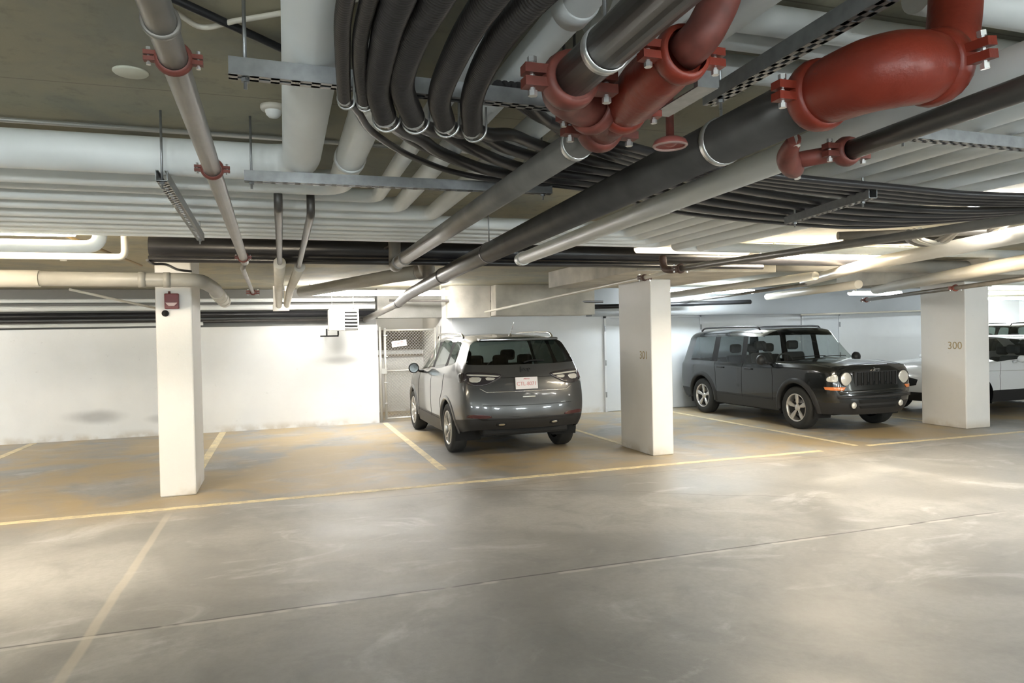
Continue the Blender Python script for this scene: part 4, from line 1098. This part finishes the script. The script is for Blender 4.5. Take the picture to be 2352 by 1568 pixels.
compass = dict(name='suv', L=4.43, G=Gc, rear=rear_c, front=front_c, paint=grey_paint, glass=glass_dark, ws_glass=glass_clear,
    mfun=mfun_suv, rfun=lambda k, m: 1 if (k == 4) else (2 if k == 0 else 0), ffun=lambda k, m: 2 if k == 0 else 0,
    crease=gridcr, Ra=.40, Rw=.345, axles=(.88, 3.52), label='grey compact SUV parked with its tail to the viewer')
car, bv = build_car(compass)
for s in (.88, 3.52):
    for sg_ in (-1, 1):
        wheel(car, s, sg_, .895, .345, .235, 5, 'split'); wheel_well(car, s, sg_, .89, .40, .345, .2)
        flare(car, bv, s, sg_, .40, .345, grey_paint, .05, zmin=.31)
interior(car, 1.65, 3.15, .72, 1.12, 1.36, .0)
for sg_ in (-1, 1):
    mirror(car, 1.72, 1.08, .86, sg_, black_pl)
    seam(car, bv, 'side', [(1.42, .40), (1.40, .75), (1.50, 1.04)], sg_); seam(car, bv, 'side', [(2.42, .40), (2.42, 1.06)], sg_)
    seam(car, bv, 'side', [(3.12, .40), (3.10, .70), (3.28, .86), (3.32, 1.09)], sg_); seam(car, bv, 'side', [(1.42, .42), (3.12, .42)], sg_)
    seam(car, bv, 'side', [(1.9, 1.555), (2.4, 1.60), (3.2, 1.59), (3.65, 1.56)], sg_, .008, chrome, 'window_trim')
    # tail lamp wraps the corner: tail part and side part
    rp = [(.32, 1.08), (.36, 1.115), (.60, 1.14), (.80, 1.145), (.83, 1.01), (.72, .955), (.56, .965), (.46, 1.01)]
    tl = patch(car, bv, 'rear', [(sg_ * a, b) for a, b in rp], .010, lens_dark, 'tail_lamp', smooth=1)
    patch(car, bv, 'rear', [(sg_ * a, b) for a, b in [(.36, 1.090), (.60, 1.110), (.78, 1.117), (.78, 1.100), (.6, 1.090), (.40, 1.075)]], .013, lens_clear, 'lamp_strip', parent=tl)
    patch(car, bv, 'rear', [(sg_ * a, b) for a, b in [(.60, 1.075), (.76, 1.080), (.76, 1.015), (.64, 1.010)]], .013, lens_clear, 'reflector', parent=tl)
    patch(car, bv, 'rear', [(sg_ * a, b) for a, b in [(.42, 1.065), (.56, 1.075), (.55, 1.035), (.46, 1.035)]], .013, lens_clear, 'reversing_lens', parent=tl)
    patch(car, bv, 'side', [(4.02, 1.125), (4.19, 1.135), (4.24, 1.025), (4.12, 0.995)], .010, lens_red if sg_ < 0 else lens_dark, 'side_lamp', sg_, parent=tl)
    patch(car, bv, 'rear', [(sg_ * a, b) for a, b in [(.52, .585), (.80, .60), (.82, .55), (.50, .54)]], .006, lens_red, 'bumper_reflector', smooth=1)
    patch(car, bv, 'rear', [(sg_ * a, b) for a, b in [(.30, .48), (.44, .48), (.44, .425), (.30, .425)]], .006, matte_black, 'fog_pocket')
    patch(car, bv, 'rear', [(sg_ * a, b) for a, b in [(.33, .465), (.41, .465), (.41, .44), (.33, .44)]], .010, chrome, 'tow_ring')
rails(car, .66, 1.95, 3.62, 1.63, chrome)
# spoiler lip, plate, handle, wiper, badge, aerial
MB().prism([(3.93, 1.585), (4.10, 1.575), (4.10, 1.545), (3.95, 1.53)], -.56, .56, 'x').build('rear_spoiler', grey_paint, car, bevel=.012)
seam(car, bv, 'rear', [(-.66, 1.07), (-.3, 1.06), (.3, 1.06), (.66, 1.07)], 1, .004)
seam(car, bv, 'rear', [(-.62, .71), (-.3, .70), (.3, .70), (.62, .71)], 1, .004)
seam(car, bv, 'rear', [(-.64, .93), (-.56, .88), (.56, .88), (.64, .93)], 1, .006, chrome, 'crease_highlight')  # bright chrome line paints the highlight along the tailgate crease
patch(car, bv, 'rear', [(-.70, .555), (.70, .555), (.62, .51), (-.62, .51)], .004, black_pl, 'bumper_insert', smooth=0)
ps = proj(bv, 'rear', -.02, .95, 0)
plo = MB().box(-.155, .155, 0, .012, -.078, .078).build('licence_plate', plate_m, car, bevel=.004); plo.matrix_local = Matrix.Translation((.02, ps.y + .02, .985)) @ Matrix.Rotation(PI, 4, 'Z') @ Matrix.Rotation(-.12, 4, 'X')
tt = text_mesh('plate_number', 'CTL-8071', .068, Mat((0, -.0015, -.01), (1, 0, 0), (0, 0, 1)), plate_pink, plo)
tt = text_mesh('plate_heading', 'Alberta', .028, Mat((0, -.0015, .056), (1, 0, 0), (0, 0, 1)), plate_red, plo)
q = proj(bv, 'rear', 0, 1.165, 0)
text_mesh('badge', 'Jeep', .085, Matrix.Translation((0, q.y + .012, 1.165)) @ Mat((0, 0, 0), (-1, 0, 0), (0, -.35, 1)), black_pl, car, .006)
q = proj(bv, 'rear', 0, .81, 0)
MB().box(-.09, .09, q.y - .005, q.y + .022, .80, .822).build('tailgate_handle', chrome, car, bevel=.006)
MB().tube(crom([(.0, 4.25, 1.25), (-.12, 4.235, 1.275), (-.30, 4.22, 1.27)], 5), .010, 8).build('rear_wiper', matte_black, car)
MB().tube([(0, 3.70, 1.62), (0, 3.86, 1.80)], .0035, 6).lathe([(0, .02), (.022, .0), (.024, -.02)], (0, 3.70, 1.625), (0, 0, 1), 12).build('aerial', chrome, car)
MB().box(-.60, .60, 4.10, 4.30, .30, .40).build('rear_valance', matte_black, car, bevel=.03)
car.location = (3.07, 13.05, 0); car.rotation_euler = (0, 0, PI)

# ---- black boxy SUV, nose towards the viewer
Gp = [
 suv_station([.22, .10, .10, .12, .17, .15, .12, .10, .09], [.72, .77, .79, .78, .755, .62, .42, .2, 0], [.30, .45, .72, .93, 1.0, 1.025, 1.035, 1.04, 1.04]),
 suv_station([.45, .44, .44, .45, .46, .45, .45, .45, .45], [.82, .86, .865, .855, .81, .67, .46, .22, 0], [.27, .45, .74, .97, 1.04, 1.065, 1.078, 1.082, 1.083]),
 suv_station([.85, .85, .85, .85, .86, .85, .85, .85, .85], [.83, .87, .875, .865, .82, .69, .48, .24, 0], [.26, .45, .74, .99, 1.06, 1.09, 1.102, 1.107, 1.108]),
 suv_station([1.25, 1.25, 1.25, 1.25, 1.27, 1.25, 1.18, 1.13, 1.11], [.84, .87, .875, .865, .835, .78, .50, .25, 0], [.26, .45, .75, .97, 1.045, 1.075, 1.10, 1.115, 1.118]),
 suv_station([1.50, 1.50, 1.50, 1.50, 1.50, 1.70, 1.66, 1.62, 1.61], [.84, .87, .875, .865, .835, 0.745, 0.630, 0.320, 0], [0.26, 0.45, 0.75, 0.95, 1.01, 1.495, 1.61, 1.64, 1.645]),
 suv_station([2.15, 2.15, 2.15, 2.15, 2.15, 2.17, 2.17, 2.17, 2.17], [.84, .87, .875, .865, .835, 0.745, 0.640, 0.320, 0], [0.26, 0.45, 0.75, 0.95, 1.015, 1.515, 1.63, 1.655, 1.66]),
 suv_station([2.27, 2.27, 2.27, 2.27, 2.27, 2.28, 2.28, 2.28, 2.28], [.84, .87, .875, .865, .835, 0.745, 0.640, 0.320, 0], [0.26, 0.45, 0.75, 0.95, 1.015, 1.515, 1.63, 1.657, 1.66]),
 suv_station([3.02, 3.02, 3.02, 3.02, 3.02, 3.0, 3.0, 3.0, 3.0], [.84, .87, .875, .865, .835, 0.745, 0.640, 0.320, 0], [0.26, 0.45, 0.75, 0.95, 1.02, 1.51, 1.628, 1.655, 1.658]),
 suv_station([3.16, 3.16, 3.16, 3.16, 3.18, 3.14, 3.14, 3.14, 3.14], [.84, .87, .88, .87, .835, 0.745, 0.640, 0.320, 0], [0.26, 0.45, 0.75, 0.95, 1.025, 1.51, 1.626, 1.653, 1.656]),
 suv_station([3.88, 3.90, 3.92, 3.92, 3.92, 3.82, 3.82, 3.82, 3.82], [.84, .87, .88, .87, .83, 0.740, 0.640, 0.320, 0], [0.28, 0.46, 0.76, 0.95, 1.03, 1.495, 1.61, 1.64, 1.645]),
 suv_station([4.22, 4.30, 4.28, 4.26, 4.22, 4.06, 4.07, 4.08, 4.08], [.76, .81, .83, .825, .80, 0.725, 0.620, 0.320, 0], [0.3, 0.46, 0.76, 0.95, 1.03, 1.47, 1.59, 1.615, 1.62])]
rear_p = [[(4.26, .52, .30), (4.30, .26, .30), (4.31, 0, .30)], [(4.36, .55, .46), (4.40, .28, .46), (4.41, 0, .46)],
          [(4.34, .58, .76), (4.36, .29, .76), (4.37, 0, .76)], [(4.31, .58, .95), (4.33, .29, .95), (4.34, 0, .95)],
          [(4.26, .62, 1.04), (4.28, .31, 1.04), (4.28, 0, 1.04)]]
front_p = [[(.14, .58, .28), (.08, .40, .28), (.05, .20, .28), (.04, 0, .28)], [(.03, .58, .45), (-.01, .40, .45), (-.02, .20, .45), (-.02, 0, .45)],
           [(.07, .60, .72), (.05, .42, .72), (.04, .20, .72), (.04, 0, .72)], [(.09, .61, .94), (.07, .42, .95), (.06, .20, .95), (.06, 0, .95)]]
patriot = dict(name='suv', L=4.41, G=Gp, rear=rear_p, front=front_p, paint=black_paint, glass=glass_mat('smoke_glass', (.42, .45, .45)), ws_glass=glass_clear,
    mfun=mfun_suv, rfun=lambda k, m: 1 if (k == 4) else (2 if k <= 1 else 0), ffun=lambda k, m: 2 if k == 0 else 0,
    crease=[(a, b, min(1, v * 1.8)) for a, b, v in gridcr] + [(('g', i, 3), ('g', i + 1, 3), .5) for i in range(10)] + [(('g', 0, j), ('g', 0, j + 1), .7) for j in range(4, 8)] + [(('g', 3, j), ('g', 3, j + 1), .6) for j in range(5, 8)],
    Ra=.405, Rw=.345, axles=(.84, 3.475), label='black boxy SUV parked nose out, round headlamps lit by the room')
car, bv = build_car(patriot)
for s in (.84, 3.475):
    for sg_ in (-1, 1):
        wheel(car, s, sg_, .865, .345, .225, 5, 'wide'); wheel_well(car, s, sg_, .865, .405, .345, .2)
        flare(car, bv, s, sg_, .405, .345, black_pl, .075, th=.022)
interior(car, 1.55, 3.0, .72, 1.12, 1.38, 0)
for sg_ in (-1, 1):
    mirror(car, 1.47, 1.07, .85, sg_, black_pl, 1.0)
    seam(car, bv, 'side', [(1.40, .42), (1.38, .8), (1.42, 1.04)], sg_); seam(car, bv, 'side', [(2.22, .42), (2.22, 1.06)], sg_)
    seam(car, bv, 'side', [(3.0, .42), (3.02, .8), (3.08, 1.06)], sg_); seam(car, bv, 'side', [(1.40, .44), (3.0, .44)], sg_)
    # round headlamp, side marker, fog lamp
    hp = proj(bv, 'front', sg_ * .565, .835, 0)
    hl = MB().lathe([(.105, .02), (.105, -.008), (.095, -.014), (.08, -.016), (.05, -.022), (0, -.026)], (sg_ * .565, hp.y, .835), (0, 1, 0), 32).build('headlamp', lens_clear, car)
    MB().lathe([(.107, .02), (.114, .01), (.114, -.010), (.103, -.013)], (sg_ * .565, hp.y, .835), (0, 1, 0), 32).build('lamp_bezel', black_pl, hl)
    patch(car, bv, 'front', [(sg_ * a, b) for a, b in [(.69, .90), (.76, .91), (.785, .80), (.70, .79)]], .008, lens_clear, 'corner_lamp')
    patch(car, bv, 'side', [(.13, .90), (.22, .86), (.22, .80), (.13, .79)], .008, lens_clear, 'corner_lamp', sg_)
    patch(car, bv, 'front', [(sg_ * a, b) for a, b in [(.58, .715), (.78, .715), (.78, .665), (.62, .665)]], .008, amber, 'turn_signal', smooth=0)
    patch(car, bv, 'side', [(.12, .715), (.26, .715), (.24, .67), (.12, .665)], .008, amber, 'turn_signal', sg_, smooth=0)
    fp = proj(bv, 'front', sg_ * .46, .43, 0)
    fl = MB().lathe([(.052, .02), (.052, -.008), (.04, -.016), (0, -.02)], (sg_ * .46, fp.y, .43), (0, 1, 0), 24).build('fog_lamp', lens_clear, car)
    MB().lathe([(.054, .02), (.062, .0), (.062, -.01), (.052, -.012)], (sg_ * .46, fp.y, .43), (0, 1, 0), 24).build('fog_bezel', black_pl, fl)
handles(car, bv, (2.02, 2.86), .93, black_pl)
rails(car, .66, 1.95, 3.75, 1.655, black_pl, .018)
gy = proj(bv, 'front', 0, .82, 0).y
grp = MB().box(-.42, .42, gy - .004, gy + .03, .715, .945).build('grille', black_pl, car, bevel=.006)
for k in range(7):
    x = (k - 3) * .112
    MB().box(x - .034, x + .034, gy - .012, gy, .735, .925).build('grille_slot', matte_black, grp, bevel=.008)
    MB().box(x - .040, x - .034, gy - .016, gy, .73, .93).box(x + .034, x + .040, gy - .016, gy, .73, .93).build('slot_rim', black_paint, grp)
patch(car, bv, 'front', [(-.70, .66), (.70, .66), (.68, .60), (-.68, .60)], .012, black_paint, 'bumper_bar', smooth=0)
patch(car, bv, 'front', [(-.72, .58), (.72, .58), (.70, .535), (-.70, .535)], .03, black_pl, 'bumper_step', smooth=0)
patch(car, bv, 'front', [(-.38, .51), (.38, .51), (.36, .455), (-.36, .455)], .004, matte_black, 'lower_intake', smooth=0)
patch(car, bv, 'front', [(-.38, .42), (.38, .42), (.34, .375), (-.34, .375)], .004, matte_black, 'lower_intake', smooth=0)
text_mesh('badge', 'Jeep', .075, Mat((0, gy - .012, .975), (1, 0, 0), (0, 0, 1)), chrome, car, .005)
MB().tube(crom([(-.55, 1.26, 1.135), (-.2, 1.24, 1.15), (.1, 1.22, 1.155)], 5), .008, 6).tube(crom([(.1, 1.26, 1.135), (.35, 1.25, 1.145), (.6, 1.28, 1.14)], 5), .008, 6).build('windscreen_wiper', matte_black, car)
MB().box(-.70, .70, .2, .5, .27, .34).build('valance', matte_black, car, bevel=.03)
seam(car, bv, 'top', [(-.72, .20), (-.5, .16), (.5, .16), (.72, .20)], 1, .005); 
for sg_ in (-1, 1): seam(car, bv, 'top', [(sg_ * .70, .25), (sg_ * .71, .7), (sg_ * .74, 1.15)], 1, .004)
car.location = (8.76, 8.45, 0)

# ---- white low car, side on, nose to the left
Gs = []
for i, st in enumerate(Gc):
    row = []
    for j, (s, w_, z) in enumerate(st):
        z2 = z if z < .5 else .5 + (z - .5) * .80
        s2 = s * 1.045
        if j >= 5 and i >= 4: s2 += .12 if i < 7 else (.0 if i < 9 else -.35)
        row.append((s2, w_, z2))
    Gs.append(row)
def sq(R_): return [[(a * 1.045 - (.0 if z < 1.1 else .0), b, z if z < .5 else .5 + (z - .5) * .80) for a, b, z in r_] for r_ in R_]
sedan = dict(compass); sedan.update(G=Gs, rear=sq(rear_c), front=sq(front_c), paint=white_paint_car, L=4.63, name='sedan', Ra=.385, Rw=.33, axles=(.92, 3.68),
    label='white car side on, half hidden behind the pillar stencilled 300', glass=glass_mat('dark_tint', (.10, .11, .11)))
car, bv = build_car(sedan)
for s in sedan['axles']:
    for sg_ in (-1, 1):
        wheel(car, s, sg_, .885, .33, .23, 5, 'split'); wheel_well(car, s, sg_, .88, .385, .33, .2)
interior(car, 1.75, 3.2, .70, 1.0, 1.2, 0)
for sg_ in (-1, 1):
    mirror(car, 1.82, .96, .86, sg_, white_paint_car, .75)
    patch(car, bv, 'side', [(.20, .80), (.48, .84), (.50, .76), (.26, .70)], .008, lens_clear, 'headlamp', sg_)
    patch(car, bv, 'front', [(sg_ * a, b) for a, b in [(.50, .78), (.70, .80), (.70, .71), (.50, .70)]], .008, lens_clear, 'headlamp')
    seam(car, bv, 'side', [(1.47, .40), (1.46, .7), (1.52, .94)], sg_); seam(car, bv, 'side', [(2.50, .40), (2.50, .95)], sg_)
    seam(car, bv, 'side', [(.6, .80), (2.0, .78), (4.0, .80)], sg_, .004, chrome, 'character_line')
handles(car, bv, (2.36, 3.2), .80, white_paint_car)
patch(car, bv, 'front', [(-.45, .70), (.45, .70), (.40, .52), (-.40, .52)], .006, matte_black, 'grille')
car.location = (10.85, 10.08, 0); car.rotation_euler = (0, 0, -PI / 2)

# ---- charcoal SUV far behind the white car
far = dict(compass); far.update(paint=dark_paint, name='suv', label='dark SUV at the right edge, only its roof and windows above the white car')
car, bv = build_car(far)
for s in (.88, 3.52):
    for sg_ in (-1, 1):
        wheel(car, s, sg_, .895, .345, .235, 5, 'split'); wheel_well(car, s, sg_, .89, .40, .345, .2)
interior(car, 1.65, 3.15, .72, 1.12, 1.36, 0)
for sg_ in (-1, 1): mirror(car, 1.72, 1.10, .86, sg_, dark_paint)
rails(car, .60, 1.95, 3.62, 1.635, dark_paint)
car.location = (15.6, 13.4, 0); car.rotation_euler = (0, 0, -PI / 2)

# ------------------------------------------------------------------ world and camera
wd = bpy.data.worlds.new('World'); SC.world = wd; wd.use_nodes = True
wd.node_tree.nodes['Background'].inputs[0].default_value = (.5, .55, .6, 1)
wd.node_tree.nodes['Background'].inputs[1].default_value = .05

YAW, ROLL, PITCH, H = math.radians(18.3), math.radians(1.2), math.radians(.54), 1.62
f = Vector((math.sin(YAW) * math.cos(PITCH), math.cos(YAW) * math.cos(PITCH), -math.sin(PITCH)))
r0 = Vector((math.cos(YAW), -math.sin(YAW), 0)); u0 = r0.cross(f)
r = r0 * math.cos(ROLL) - u0 * math.sin(ROLL); u = u0 * math.cos(ROLL) + r0 * math.sin(ROLL)
cd = bpy.data.cameras.new('Camera'); cam = bpy.data.objects.new('Camera', cd); COL.objects.link(cam)
cd.sensor_width = 36; cd.lens = 36 * 1600 / 2352; cd.clip_start = .05; cd.clip_end = 100
cam.matrix_world = Matrix(((r.x, u.x, -f.x, 0), (r.y, u.y, -f.y, 0), (r.z, u.z, -f.z, H), (0, 0, 0, 1)))
SC.camera = cam
SC.view_settings.view_transform = 'Standard'; SC.view_settings.look = 'None'
SC.view_settings.gamma = 1; SC.view_settings.use_curve_mapping = False
SC.view_settings.exposure = 2.85
